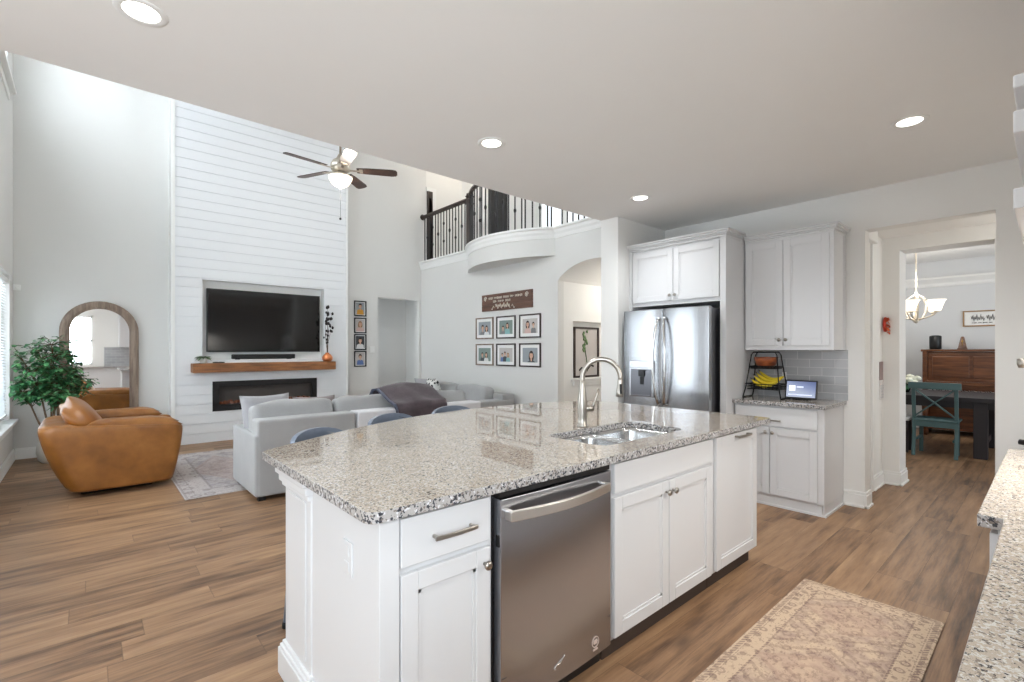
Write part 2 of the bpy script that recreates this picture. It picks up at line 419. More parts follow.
def thing(name, label, cat, loc, group=None):
    o = bpy.data.objects.new(name, None); COL.objects.link(o); o.location = loc; o.empty_display_size = .1
    return tag(o, label, cat, group)
def lab(o, text): o['label'] = text; return o
def struct(o): o['kind'] = 'structure'; return o
def copy_tree(o, parent=None):
    c = o.copy(); COL.objects.link(c)
    if parent: c.parent = parent
    for ch in list(o.children): copy_tree(ch, c)
    return c
def B(name, mat, box, parent=None, bev=0): return MB().box(*box).build(name, mat, parent, bevel=bev)
def cut_wall(u0, u1, z0, z1, holes):
    us = sorted({u0, u1} | {h for q in holes for h in q[:2]}); zs = sorted({z0, z1} | {h for q in holes for h in q[2:]})
    out = []
    for a, b in zip(us[:-1], us[1:]):
        for c, d in zip(zs[:-1], zs[1:]):
            m, k = (a + b) / 2, (c + d) / 2
            if not any(h[0] < m < h[1] and h[2] < k < h[3] for h in holes): out.append((a, b, c, d))
    return out
def wall_x(name, mat, x0, x1, y0, y1, z0, z1, holes=(), parent=None):
    b = MB()
    for a, c, d, e in cut_wall(y0, y1, z0, z1, holes): b.box(x0, x1, a, c, d, e)
    bmesh.ops.remove_doubles(b.bm, verts=b.bm.verts, dist=1e-5)
    return b.build(name, mat, parent)
def wall_y(name, mat, y0, y1, x0, x1, z0, z1, holes=(), parent=None):
    b = MB()
    for a, c, d, e in cut_wall(x0, x1, z0, z1, holes): b.box(a, c, y0, y1, d, e)
    bmesh.ops.remove_doubles(b.bm, verts=b.bm.verts, dist=1e-5)
    return b.build(name, mat, parent)

# ================================================================== THE ROOM
CH = 2.74      # kitchen ceiling
GH = 5.75      # living room ceiling
KX = 5.01      # kitchen wall with fridge
PX = 5.084     # living room wall with the photographs
TY = 8.27      # shiplap face
WY = 8.54      # wall behind it
EY = 3.21      # edge of the kitchen ceiling
struct(MB().box(-4.2, 11.0, -2.0, EY, -.12, 0).box(-.84, 11.0, EY, 9.9, -.12, 0).build('floor', 'floor_planks'))
struct(B('ceiling_kitchen', 'ceiling_paint', (-4.2, 5.13, -.7, EY, CH, CH + .24)))
struct(B('ceiling_living', 'ceiling_paint', (-.84, 8.0, EY - .15, 9.9, GH, GH + .15)))
struct(B('wall_header', 'wall_living', (-.84, PX + .12, EY - .15, EY, CH + .24, GH)))
# left wall with two rows of windows
struct(wall_x('wall_left', 'wall_living', -.84, -.69, EY - .15, WY, 0, GH,
       [(6.3, 8.2, .53, 2.25), (4.2, 5.8, .53, 2.25), (6.3, 7.98, 4.38, 5.4), (4.2, 5.8, 4.38, 5.4)]))
for i, (a, b, c, d) in enumerate([(6.3, 8.2, .53, 2.25), (4.2, 5.8, .53, 2.25), (6.3, 7.98, 4.38, 5.4), (4.2, 5.8, 4.38, 5.4)]):
    w = MB()
    for q in ((a, a + .05, c, d), (b - .05, b, c, d), (a, b, c, c + .05), (a, b, d - .05, d), ((a + b) / 2 - .02, (a + b) / 2 + .02, c, d)):
        w.box(-.82, -.76, q[0], q[1], q[2], q[3])
    wo = struct(w.build('window_%d' % (i + 1), 'trim_white'))
    B('window_pane', 'window_glass', (-.792, -.788, a + .04, b - .04, c + .04, d - .04), wo)
    MB().box(-.84, -.62, a - .07, b + .08, c - .03, c + .004, .006).box(-.69, -.672, a - .05, b + .06, c - .12, c - .035, .004).build('window_sill', 'trim_white', wo)
struct(MB().box(-.69, -.672, EY, WY - .018, 0, .12).box(-.69, -.666, EY, WY - .02, .0, .02).box(-.69, -.678, EY, WY - .018, .12, .138).build('baseboard_left', 'trim_white', bevel=.004))
bl = thing('window_blind', 'white horizontal slat blind in the tall window left of the tree', 'blind', (-.73, 7.25, .55))
MB().box(-.755, -.695, 6.36, 8.14, 2.14, 2.195, .005).build('head_rail', 'plastic_white', bl)
sl = MB()
for k in range(46):
    z = .635 + k * .0328
    sl.box(-.0225, .0225, -.88, .88, -.0012, .0012, mat=Matrix.Translation((-.73, 7.25, z)) @ Matrix.Rotation(R(28), 4, 'Y'))
sl.build('slats', 'slat', bl)
MB().box(-.755, -.705, 6.37, 8.13, .585, .61, .004).build('bottom_rail', 'plastic_white', bl)

# back wall with passage on the right, and the shiplap chimney breast
OX0, OX1, OZ = 4.147, 5.03, 2.36
struct(wall_y('wall_back', 'wall_living', WY, WY + .13, -.84, PX + .12, 0, GH, [(OX0, OX1, 0, OZ)]))
struct(MB().box(OX0 - .25, PX + .4, 9.7, 9.8, 0, 2.6).box(OX0 - .3, OX0 - .2, WY + .13, 9.7, 0, 2.6).box(PX + .3, PX + .4, WY + .13, 9.7, 0, 2.6).box(OX0 - .3, PX + .4, WY + .13, 9.8, 2.6, 2.7).build('wall_passage', 'wall_living'))
struct(MB().box(-.672, .885, WY - .018, WY, 0, .12).box(-.672, .885, WY - .012, WY, .12, .138).box(3.45, OX0, WY - .018, WY, 0, .12).build('baseboard_back', 'trim_white', bevel=.004))
SX0, SX1 = .915, 3.425
NX0, NX1, NZ0, NZ1 = 1.263, 3.03, 1.214, 2.395       # TV niche
FX0, FX1, FZ0, FZ1 = 1.40, 2.894, .46, .88           # fire opening
sh = MB()
zs = 0.0; bh = .142
while zs < GH - .001:
    z1 = min(zs + bh - .006, GH)
    for a, b, c, d in cut_wall(SX0, SX1, zs, z1, [h for h in ((NX0, NX1, NZ0, NZ1), (FX0, FX1, FZ0, FZ1))]):
        if c >= zs - 1e-6 and d <= z1 + 1e-6: sh.box(a, b, TY, TY + .018, c, d)
    zs += bh
for a, b, c, d in cut_wall(SX0 + .01, SX1 - .01, 0, GH, [(NX0, NX1, NZ0, NZ1), (FX0, FX1, FZ0, FZ1)]): sh.box(a, b, TY + .014, TY + .045, c, d)
sh.box(SX0, SX0 + .03, TY + .046, WY, 0, GH).box(SX1 - .03, SX1, TY + .046, WY, 0, GH)
struct(sh.build('wall_shiplap', 'ship_white'))
struct(MB().box(NX0, NX1, TY + .15, TY + .17, NZ0, NZ1).box(NX0 - .02, NX0, TY + .02, TY + .17, NZ0 - .02, NZ1 + .02).box(NX1, NX1 + .02, TY + .02, TY + .17, NZ0 - .02, NZ1 + .02)
       .box(NX0, NX1, TY + .02, TY + .17, NZ1, NZ1 + .02).box(NX0, NX1, TY + .02, TY + .17, NZ0 - .02, NZ0).build('wall_niche', 'trim_white'))
struct(MB().box(SX0 - .03, SX0 - .002, TY, WY, 0, GH).box(SX0 - .03, SX0 + .015, TY - .014, TY - .001, 0, GH).box(SX1 + .002, SX1 + .02, TY, TY + .1, 0, GH).box(SX1 - .015, SX1 + .02, TY - .014, TY - .001, 0, GH).build('trim_1', 'trim_white'))

# wall with photographs, arched passage, curved balcony
ay0, ay1 = 3.47, 4.745
wp = MB()
wp.box(PX, PX + .12, ay1, WY, 0, 2.98).box(PX, PX + .12, EY - .15, ay0, 0, 2.98)
N = 28
prof = []
for i in range(N + 1):
    u = i / N; prof.append((ay0 + (ay1 - ay0) * u, 2.36 + .23 * (1 - (2 * u - 1) ** 2) ** .8))
rings = []
for y, z in prof: rings.append([(PX, y, z), (6.8, y, z), (6.8, y, 2.98), (PX, y, 2.98)])
wp.loft(rings, True, True, False)
struct(wp.build('wall_right', 'wall_living'))
al = MB()
for a, b, c_, d in cut_wall(PX + .12, 6.8, 0, 2.98, [(5.41, 6.4, .935, 1.79)]): al.box(a, b, ay1, ay1 + .15, c_, d)
al.box(5.41, 6.4, ay1 + .11, ay1 + .15, .935, 1.79).box(6.8, 6.9, ay0 - .15, ay1 + .15, 0, 2.98).box(PX + .12, 6.8, ay0 - .15, ay0, 0, 2.98)
struct(al.build('wall_alcove', 'wall_paint'))
def arc(r_off, n=24, y0=4.80, y1=6.92, sag=.40):
    c = (y1 - y0) / 2; Rr = (c * c + sag * sag) / (2 * sag); pts = []
    a = math.asin(c / Rr)
    for i in range(n + 1):
        t = -a + 2 * a * i / n; pts.append((PX - (Rr + r_off) * math.cos(t) + (Rr - sag), (y0 + y1) / 2 + (Rr + r_off) * math.sin(t)))
    return pts
AR = arc(0)
# the arc in plan bulges into the room (towards -X)
struct(MB().prism([(x, y) for x, y in AR], 2.73, 2.99, 'Z').build('wall_balcony', 'wall_living'))
def fascia_path(off):
    p = [(PX - off, EY), (PX - off, 4.80)] + [(x, y) for x, y in arc(off)[1:-1]] + [(PX - off, 6.92), (PX - off, WY)]
    return p
def cornice(prof, z_at=0):
    m = MB(); rings = []
    n = len(fascia_path(0))
    for i in range(n): rings.append([(fascia_path(o)[i][0], fascia_path(o)[i][1], z) for o, z in prof])
    m.loft(rings, True, True, False); return m
struct(cornice([(-.12, 2.98), (.012, 2.98), (.018, 3.03), (.03, 3.06), (.03, 3.10), (.055, 3.115), (.055, 3.14), (-.12, 3.14)]).build('trim_2', 'trim_white'))
struct(MB().box(PX + .12, 7.3, 3.0, WY, 2.98, 3.12).build('floor_landing', 'wall_paint'))
LX = 6.1
struct(wall_x('wall_landing', 'wall_paint', LX, LX + .12, 3.0, WY, 3.12, GH, [(4.2, 6.2, 3.4, 5.2)]))
struct(MB().box(PX + .12, LX, WY, WY + .13, 3.12, GH).build('wall_landing_end', 'wall_paint'))
w = MB()
for q in ((4.2, 4.26, 3.4, 5.2), (6.1, 6.2, 3.4, 5.2), (4.26, 6.1, 3.4, 3.46), (4.26, 6.1, 5.14, 5.2), (5.5, 5.6, 3.46, 5.14), (4.8, 4.86, 3.46, 5.14)): w.box(LX + .02, LX + .08, *q)
struct(w.build('window_5', 'trim_white'))
def panel_door(name, axis, u0, u1, c, z0, z1, mat, th=.04, s=-1):
    d = MB(); P = d.box
    def bx(a, b, e, f, g, h):
        if axis == 'X': P(min(e, f), max(e, f), a, b, g, h)
        else: P(a, b, min(e, f), max(e, f), g, h)
    bx(u0, u1, c, c + s * th, z0, z1)
    w = u1 - u0
    for a, b in ((z0 + .12, z0 + .85), (z0 + 1.0, z1 - .14)):
        for k in (0, 1):
            ua = u0 + .1 + k * (w / 2 - .05); ub = ua + w / 2 - .15
            bx(ua, ub, c + s * th, c + s * (th + .012), a, b)
    return struct(d.build(name, mat, bevel=.004))
panel_door('door_1', 'X', 7.02, 7.58, LX, 3.12, 5.15, 'ebony')
panel_door('door_2', 'Y', 5.215, 5.34, WY, 3.12, 4.62, 'rail_wood')
struct(MB().box(5.345, 5.43, WY - .03, WY, 3.12, 4.62).box(5.2, 5.43, WY - .03, WY, 4.62, 4.7).build('trim_3', 'trim_white'))

# stub wall, kitchen wall, rear wall, breakfast walls
struct(MB().box(4.11, KX + .07, 2.99, EY, 0, CH).build('wall_stub', 'wall_paint'))
DY0, DY1, DZ = .286, 1.08, 2.395
struct(wall_x('wall_kitchen', 'wall_paint', KX, KX + .14, -.55, 2.99, 0, CH, [(DY0, DY1, 0, DZ)]))
struct(wall_y('wall_rear', 'wall_paint', -.69, -.55, -4.2, KX + .14, 0, CH, [(-1.7, .12, .95, 2.3), (-3.7, -2.1, .95, 2.3)]))
for i, (a, b) in enumerate(((-1.7, .12), (-3.7, -2.1))):
    w = MB()
    for q in ((a, a + .05, .95, 2.3), (b - .05, b, .95, 2.3), (a, b, .95, 1.0), (a, b, 2.25, 2.3), (a, b, 1.6, 1.64)): w.box(q[0], q[1], -.66, -.6, q[2], q[3])
    struct(w.build('window_%d' % (6 + i), 'trim_white'))
struct(wall_x('wall_breakfast', 'wall_paint', -4.2, -4.06, -.69, EY, 0, CH, [(-.2, 2.9, .6, 2.35)]))
struct(wall_y('wall_breakfast_far', 'wall_paint', EY - .15, EY, -4.2, -.84, 0, CH))
# hallway and dining room
HX = 6.1
FY0, FY1, FZ = .354, 1.03, 2.36
struct(wall_x('wall_hall', 'wall_paint', HX, HX + .3, -1.2, 1.17, 0, 2.74, [(FY0, FY1, 0, FZ)]))
struct(MB().box(KX + .14, HX + .3, 1.17, 1.29, 0, 2.74).box(KX + .14, HX, -1.3, -1.2, 0, 2.74).build('wall_hall_side', 'wall_paint'))
struct(B('ceiling_hall', 'ceiling_paint', (KX + .14, HX + .3, -1.3, 1.29, 2.5, 2.6)))
struct(MB().box(5.30, 5.40, 1.135, 1.17, 0, 2.38, .004).box(5.62, 5.66, 1.15, 1.17, 0, 2.38, .004).box(5.28, 5.68, 1.12, 1.17, 2.38, 2.5, .01).build('trim_4', 'trim_white'))
def baseboard(name, segs):
    m = MB()
    for x0, x1, y0, y1, nx, ny in segs:
        m.box(x0, x1, y0, y1, 0, .11); m.box(x0 + (.006 if nx < 0 else 0), x1 - (.006 if nx > 0 else 0), y0 + (.006 if ny < 0 else 0), y1 - (.006 if ny > 0 else 0), .11, .135)
        m.box(x0 - (.012 if nx < 0 else 0), x1 + (.012 if nx > 0 else 0), y0 - (.012 if ny < 0 else 0), y1 + (.012 if ny > 0 else 0), 0, .018)
    return struct(m.build(name, 'trim_white', bevel=.003))
baseboard('baseboard_kitchen', [(KX - .018, KX, DY1, 1.235, -1, 0), (KX - .018, KX + .158, DY1 - .018, DY1, 0, -1)])
baseboard('baseboard_hall', [(HX - .018, HX, FY1, 1.17, -1, 0), (HX - .018, HX + .3, FY1 - .018, FY1, 0, -1), (5.68, HX - .018, 1.152, 1.17, 0, -1)])
DX = 10.9
struct(B('wall_dining', 'wall_dining', (DX, DX + .12, -2.4, 3.2, 0, 2.9)))
struct(MB().box(HX + .3, DX, 2.6, 2.72, 0, 2.9).build('wall_dining_left', 'wall_dining'))
struct(wall_y('wall_dining_right', 'wall_dining', -1.9, -1.78, HX + .3, DX, 0, 2.9, [(7.5, 9.7, .7, 2.3)]))
struct(MB().box(HX + .3, DX, -1.9, 2.72, 2.88, 2.98).build('ceiling_dining', 'ceiling_paint'))
struct(MB().prism([(DX - .02, 2.46), (DX - .03, 2.50), (DX - .09, 2.57), (DX - .09, 2.60), (DX, 2.60), (DX, 2.44)], -1.78, 2.6, 'Y').build('trim_5', 'trim_white'))
# pale doorway frame to the left in the dining room wall
struct(MB().box(DX - .03, DX, 1.80, 1.9, 0, 2.2).box(DX - .012, DX, 1.9, 2.5, 0, 2.12).build('trim_6', 'wall_paint'))

# ================================================================== KITCHEN ISLAND
CT = .914; TH = .034
IX0, IX1, IY = .62, 3.24, 1.27          # cabinet run: left panel, right end, door faces
def shaker(name, axis, u0, u1, z0, z1, face, parent, s=-1, rail=.058, flat=False, mat='cab_white'):
    """five-piece door; face = plane of the front, s = outward direction along the normal axis"""
    m = MB(); t = .019
    def bx(a, b, c, d, p0, p1, bev=0):
        lo, hi = min(p0, p1), max(p0, p1)
        if axis == 'Y': m.box(a, b, lo, hi, c, d, bev)
        else: m.box(lo, hi, a, b, c, d, bev)
    bk = face - s * t
    if not flat: bx(u0 + .003, u1 - .003, z0 + .003, z1 - .003, face - s * .0095, bk)
    if flat: bx(u0, u1, z0, z1, face, bk, .003)
    else:
        bx(u0, u0 + rail, z0, z1, face, bk, .0025); bx(u1 - rail, u1, z0, z1, face, bk, .0025)
        bx(u0 + rail, u1 - rail, z1 - rail, z1, face, bk, .0025); bx(u0 + rail, u1 - rail, z0, z0 + rail, face, bk, .0025)
        bx(u0 + rail - .004, u1 - rail + .004, z0 + rail - .004, z1 - rail + .004, face - s * .009, bk)
        e = .012
        for a, b, c, d in ((u0 + rail, u0 + rail + e, z0 + rail, z1 - rail), (u1 - rail - e, u1 - rail, z0 + rail, z1 - rail), (u0 + rail, u1 - rail, z1 - rail - e, z1 - rail), (u0 + rail, u1 - rail, z0 + rail, z0 + rail + e)):
            bx(a, b, c, d, face - s * .005, bk)
    return m.build(name, mat, parent)
def knob(u, z, face, parent, axis='Y', s=-1):
    pr = [(.006, 0), (.005, .01), (.006, .014), (.0145, .018), (.0155, .024), (.012, .029), (.004, .031)]
    c = (u, face, z) if axis == 'Y' else (face, u, z)
    return MB().lathe([(r, s * d) for r, d in pr], c, 16, axis).build('knob', 'nickel', parent)
def pull(u0, u1, z, face, parent, axis='Y', s=-1, name='handle'):
    m = MB()
    def pt(u, d, zz): return (u, face + s * d, zz) if axis == 'Y' else (face + s * d, u, zz)
    for u in (u0 + .01, u1 - .01): m.strip([pt(u, 0, z), pt(u, .03, z)], .009, .011, up=(0, 0, 1))
    k = 8; pts = [pt(u0 + (u1 - u0) * i / k, .028 + .005 * math.sin(PI * i / k), z) for i in range(k + 1)]
    m.strip(pts, .009, .013)
    return m.build(name, 'nickel', parent, bevel=.002)
def carcass(name, axis, u0, u1, d0, d1, z0, z1, parent):   # closed box with face frame set behind the doors
    b = MB()
    if axis == 'Y': b.box(u0, u1, d0, d1, z0, z1, .002)
    else: b.box(d0, d1, u0, u1, z0, z1, .002)
    return b.build(name, 'cab_white', parent)
FY = IY + .02; BK = 1.84; ZB = .085; ZT = CT - TH
# left cabinet: drawer over a door
c = thing('base_cabinet', 'white island cabinet with one drawer over a door, left of the dishwasher', 'cabinet', (.86, 1.5, 0))
carcass('body', 'Y', IX0 + .02, 1.045, FY, BK, ZB, ZT, c)
B('toe_kick', 'toe_shade_brown', (IX0 + .03, 1.045, FY + .025, BK, .0, ZB), c)  # board set forward, its dark colour paints the shadow band at the floor
dr = shaker('drawer', 'Y', .69, 1.025, .715, .862, IY, c, flat=True); pull(.79, .95, .787, IY, dr)
dd = shaker('door', 'Y', .69, 1.025, ZB + .015, .694, IY, c); knob(1.0, .642, IY, dd)
# dishwasher
c = thing('dishwasher', 'stainless steel dishwasher with a curved bar handle in the island', 'dishwasher', (1.36, 1.5, 0))
B('tub', 'black_satin', (1.056, 1.684, FY + .01, BK, .1, ZT - .004), c)
m = MB(); k = 12; f = []
for i in range(k + 1):
    u = i / k; x = 1.062 + .616 * u; y = IY - .012 - .010 * (1 - (2 * u - 1) ** 2); f.append((x, y))
m.prism(f + [(1.678, FY + .012), (1.062, FY + .012)], .10, .845, 'Z')
dwd = m.build('door', 'steel_warm', c, bevel=.003)
B('lower_panel_seam', 'shadow_gap', (1.066, 1.674, IY - .0135, IY - .0115, .2265, .2285), dwd)
B('control_strip', 'black_satin', (1.062, 1.678, IY - .006, FY + .012, .848, ZT - .006), c, .003)
B('vent', 'black', (1.0595, 1.063, IY - .004, IY + .012, .68, .72), c)
k = 16; pts = [(1.082 + .55 * i / k, IY - .038 - .035 * math.sin(PI * i / k), .79 ) for i in range(k + 1)]
h = MB().strip(pts, .014, .036)
for x in (1.092, 1.622): h.box(x - .012, x + .012, IY - .046, IY - .010, .774, .806)
h.build('handle', 'handle_steel', c, bevel=.003)
# oval swoosh mark and round badge on the lower panel
m = MB(); cx, cz = 1.345, .168
m.tube([(cx + .03 * math.cos(t), IY - .0225, cz + .008 * math.sin(t) + .012 * math.cos(t)) for t in [i * 2 * PI / 20 for i in range(14)]], .0018, 6)
m.tube([(cx - .03 + .06 * i / 8, IY - .0225, cz - .010 + .026 * i / 8 + .004 * math.sin(i)) for i in range(9)], .0022, 6)
m.build('logo_mark', 'chrome', dwd)
m = MB(); cx, cz = 1.565, .160
m.tube([(cx + .021 * math.cos(t), IY - .0195, cz + .021 * math.sin(t)) for t in [i * 2 * PI / 24 for i in range(24)]], .0016, 6, True)
for q, dz in ((.012, .006), (.014, 0), (.011, -.006)): m.box(cx - q, cx + q, IY - .0205, IY - .0175, cz + dz - .0015, cz + dz + .0015)
m.box(cx - .014, cx + .014, IY - .0205, IY - .0175, cz - .034, cz - .028)
m.build('badge', 'badge_pale', dwd)
m = MB(); m.box(1.06, 1.68, FY + .03, FY + .05, 0, .098); m.build('kick_plate', 'black_satin', c)
# sink cabinet
c = thing('sink_cabinet', 'white double-door cabinet under the sink with a false drawer front', 'cabinet', (2.17, 1.5, 0))
m = MB(); m.box(1.69, 2.645, FY, FY + .02, ZB, ZT).box(1.69, 1.708, FY, BK, ZB, ZT).box(2.627, 2.645, FY, BK, ZB, ZT).box(1.69, 2.645, BK - .015, BK, ZB, ZT).box(1.69, 2.645, FY, BK, ZB, ZB + .018)
m.build('body', 'cab_white', c)
B('toe_kick', 'toe_shade_brown', (1.69, 2.645, FY + .025, BK, .0, ZB), c)
shaker('false_drawer_front', 'Y', 1.722, 2.615, .73, .862, IY, c, flat=True)
d1 = shaker('door', 'Y', 1.722, 2.166, ZB + .015, .712, IY, c); knob(2.138, .66, IY, d1)
d2 = shaker('door', 'Y', 2.171, 2.615, ZB + .015, .712, IY, c); knob(2.2, .66, IY, d2)
# pull-out cabinet at the right end
c = thing('pullout_cabinet', 'white full-height pull-out cabinet at the right end of the island', 'cabinet', (2.95, 1.5, 0))
carcass('body', 'Y', 2.65, IX1, FY, BK, ZB, ZT, c)
B('toe_kick', 'toe_shade_brown', (2.65, IX1 - .03, FY + .025, BK, .0, ZB), c)
dd = shaker('door', 'Y', 2.675, IX1 - .012, ZB + .015, .862, IY, c); pull(2.90, 3.08, .842, IY, dd)
# knee wall, end panel and corner post
c = thing('island_end_panel', 'white island end and back panelling with a moulded corner post', 'island panel', (1.0, 1.95, 0))
B('back_panel', 'cab_white', (IX0 + .02, IX1, BK + .002, BK + .15, 0, ZT), c)
MB().box(IX0 + .012, IX0 + .019, IY + .005, BK + .15, 0, ZT, .002).box(IX0 + .002, .686, IY + .003, IY + .019, ZB - .01, ZT, .002).build('side_panel', 'cab_white', c)
po = MB().box(IX0 + .006, IX0 + .3, BK + .005, BK + .31, 0, ZT - .004, .004)
po.box(IX0, IX0 + .006, BK + .05, BK + .265, .17, ZT - .1, .002)
pst = po.build('corner_post', 'cab_white', c)
cp = MB()
for o, a, b in ((.012, .792, .812), (.022, .812, .845), (.034, .845, .878)): cp.box(IX0 + .006 - o, IX0 + .3 + o, BK + .005 - o * .3, BK + .31 + o, a, b, .006)
cp.build('capital', 'cab_white', pst)
bs = MB()
for o, a, b in ((.024, 0, .11), (.018, .11, .125), (.01, .125, .14)): bs.box(IX0 + .006 - o, IX0 + .3 + o, BK + .005 - o, BK + .31 + o, a, b, .004)
bs.box(IX0 - .016, IX0, IY + .01, BK, 0, .11, .003)
bs.build('base_moulding', 'cab_white', pst)
oc = MB().box(IX0 + .006, IX0 + .012, 1.475, 1.545, .635, .745, .002).build('outlet', 'cab_white', c)
MB().box(IX0 + .0035, IX0 + .006, 1.492, 1.528, .70, .735, .004).box(IX0 + .0035, IX0 + .006, 1.492, 1.528, .645, .68, .004).build('socket', 'cab_white', oc)

# worktop with a curved bar side and a sink opening
def spline(P, n=8):
    out = []
    for i in range(len(P) - 1):
        p0, p1, p2, p3 = P[max(i - 1, 0)], P[i], P[i + 1], P[min(i + 2, len(P) - 1)]
        for k in range(n):
            t = k / n
            out.append(tuple(.5 * (2 * p1[j] + (p2[j] - p0[j]) * t + (2 * p0[j] - 5 * p1[j] + 4 * p2[j] - p3[j]) * t * t + (3 * p1[j] - p0[j] - 3 * p2[j] + p3[j]) * t ** 3) for j in (0, 1)))
    return out + [P[-1]]
def corner(cx, cy, r, a0, a1, n=5): return [(cx + r * math.cos(R(a0 + (a1 - a0) * i / n)), cy + r * math.sin(R(a0 + (a1 - a0) * i / n))) for i in range(n + 1)]
curve = spline([(3.375, 2.66), (2.98, 2.87), (2.6, 2.93), (2.23, 2.945), (1.67, 2.85), (1.14, 2.645), (.76, 2.43), (.6, 2.33)])
out = corner(.61, 1.272, .038, 180, 270) + corner(3.345, 1.264, .03, 270, 360) + curve + [(.574, 2.30)]
hole = corner(1.86, 1.45, .07, 180, 270) + corner(2.47, 1.45, .07, 270, 360) + corner(2.47, 1.70, .07, 0, 90) + corner(1.86, 1.70, .07, 90, 180)
def slab(outer, inner, z0, z1):
    bm = bmesh.new(); loops = []
    for L in (outer, inner):
        if not L: continue
        vs = [bm.verts.new((x, y, z1)) for x, y in L]
        loops.append([bm.edges.new((vs[i], vs[(i + 1) % len(vs)])) for i in range(len(vs))])
    bmesh.ops.triangle_fill(bm, edges=[e for l in loops for e in l], use_beauty=True)
    top = list(bm.faces)
    ex = bmesh.ops.extrude_face_region(bm, geom=top)
    for v in ex['geom']:
        if isinstance(v, bmesh.types.BMVert): v.co.z = z0
    bmesh.ops.recalc_face_normals(bm, faces=bm.faces)
    for f in bm.faces: f.material_index = 0 if f.normal.z > .5 else 1
    m = MB(); m.bm.free(); m.bm = bm; return m
tag(slab(out, hole, ZT, CT).build('countertop', ['granite', 'granite_side'], bevel=.004), 'speckled beige granite island worktop with curved bar edge and sink cutout', 'countertop')
# double bowl sink
c = thing('sink', 'stainless steel double bowl sink set under the island worktop', 'sink', (2.165, 1.575, .66))
def bowl(x0, x1, y0, y1, depth, r=.07):
    m = MB(); rings = []
    def rr(x0, x1, y0, y1, r, z): return [(x, y, z) for x, y in corner(x0 + r, y0 + r, r, 180, 270, 6) + corner(x1 - r, y0 + r, r, 270, 360, 6) + corner(x1 - r, y1 - r, r, 0, 90, 6) + corner(x0 + r, y1 - r, r, 90, 180, 6)]
    z = ZT - .001
    for off, zz in ((-.016, z), (0, z - .001), (.004, z - .02), (.01, z - depth + .05), (.03, z - depth + .01), (.07, z - depth), (.12, z - depth - .004)):
        rings.append(rr(x0 + off, x1 - off, y0 + off, y1 - off, max(.02, r - max(0, off) * .3), zz))
    m.loft(rings, True, False); n = len(rings[-1])
    m.bm.verts.ensure_lookup_table(); m.bm.faces.new(m.bm.verts[-n:]); return m
bw = bowl(1.80, 2.145, 1.385, 1.765, .19); b1 = bw.build('bowl', 'steel_sink', c)
b2 = bowl(2.175, 2.53, 1.385, 1.765, .19).build('bowl', 'steel_sink', c)
for o, x in ((b1, 1.972), (b2, 2.352)): MB().lathe([(.045, 0), (.045, .004), (.035, .004), (.02, .001)], (x, 1.575, ZT - .196), 20).build('drain', 'chrome', o)
# faucet
c = thing('faucet', 'brushed nickel gooseneck pull-down faucet behind the sink', 'faucet', (2.16, 1.822, CT))
fx, fy = 2.16, 1.822
MB().lathe([(.0, 0), (.032, 0), (.032, .008), (.027, .014), (.026, .05), (.029, .1), (.029, .14), (.021, .2), (.0155, .25), (.0145, .27)], (fx, fy, CT), 24).build('base', 'nickel', c)
k = 22; pts = [(fx, fy, CT + .24 + .02 * i) for i in range(3)]; rad = .108
dx, dy = math.cos(R(-52)), math.sin(R(-52))
for i in range(k + 1):
    a = PI - (PI * 1.04) * i / k; d = rad + rad * math.cos(a)
    pts.append((fx + dx * d, fy + dy * d, CT + .285 + rad * math.sin(a)))
MB().tube(pts, .0145, 14).build('spout', 'nickel', c)
e = Vector(pts[-1]); t = (Vector(pts[-1]) - Vector(pts[-2])).normalized()
sp = MB().tube([e - t * .01, e, e + t * .025, e + t * .07, e + t * .092, e + t * .095], [.0147, .0155, .0165, .021, .0225, .019], 16).build('spray_head', 'nickel', c)
bt = e + t * .048; nn = Vector((-t.z * dx, -t.z * dy, math.hypot(t.x, t.y))).normalized()
sd = Vector((-.85, -.5, 0)).normalized(); up = t
MB().box(-.007, .007, -.006, .003, -.028, .028, .003, mat=Matrix.Translation(bt + Vector((dy, -dx, 0)) * .0) @ Matrix.Translation(Vector((-.62, -.78, 0)).normalized() * .0175) @ Matrix.Rotation(R(-38), 4, 'Z') @ Matrix.Rotation(R(0), 4, 'X')).build('spray_button', 'black', sp)
MB().tube([(fx, fy, CT + .105), (fx + .03, fy - .022, CT + .105), (fx + .052, fy - .038, CT + .105)], [.02, .02, .018], 14).tube([(fx + .045, fy - .033, CT + .105), (fx + .056, fy - .04, CT + .13), (fx + .075, fy - .05, CT + .19), (fx + .082, fy - .052, CT + .22)], [.011, .009, .0065, .005], 10).build('lever', 'nickel', c)

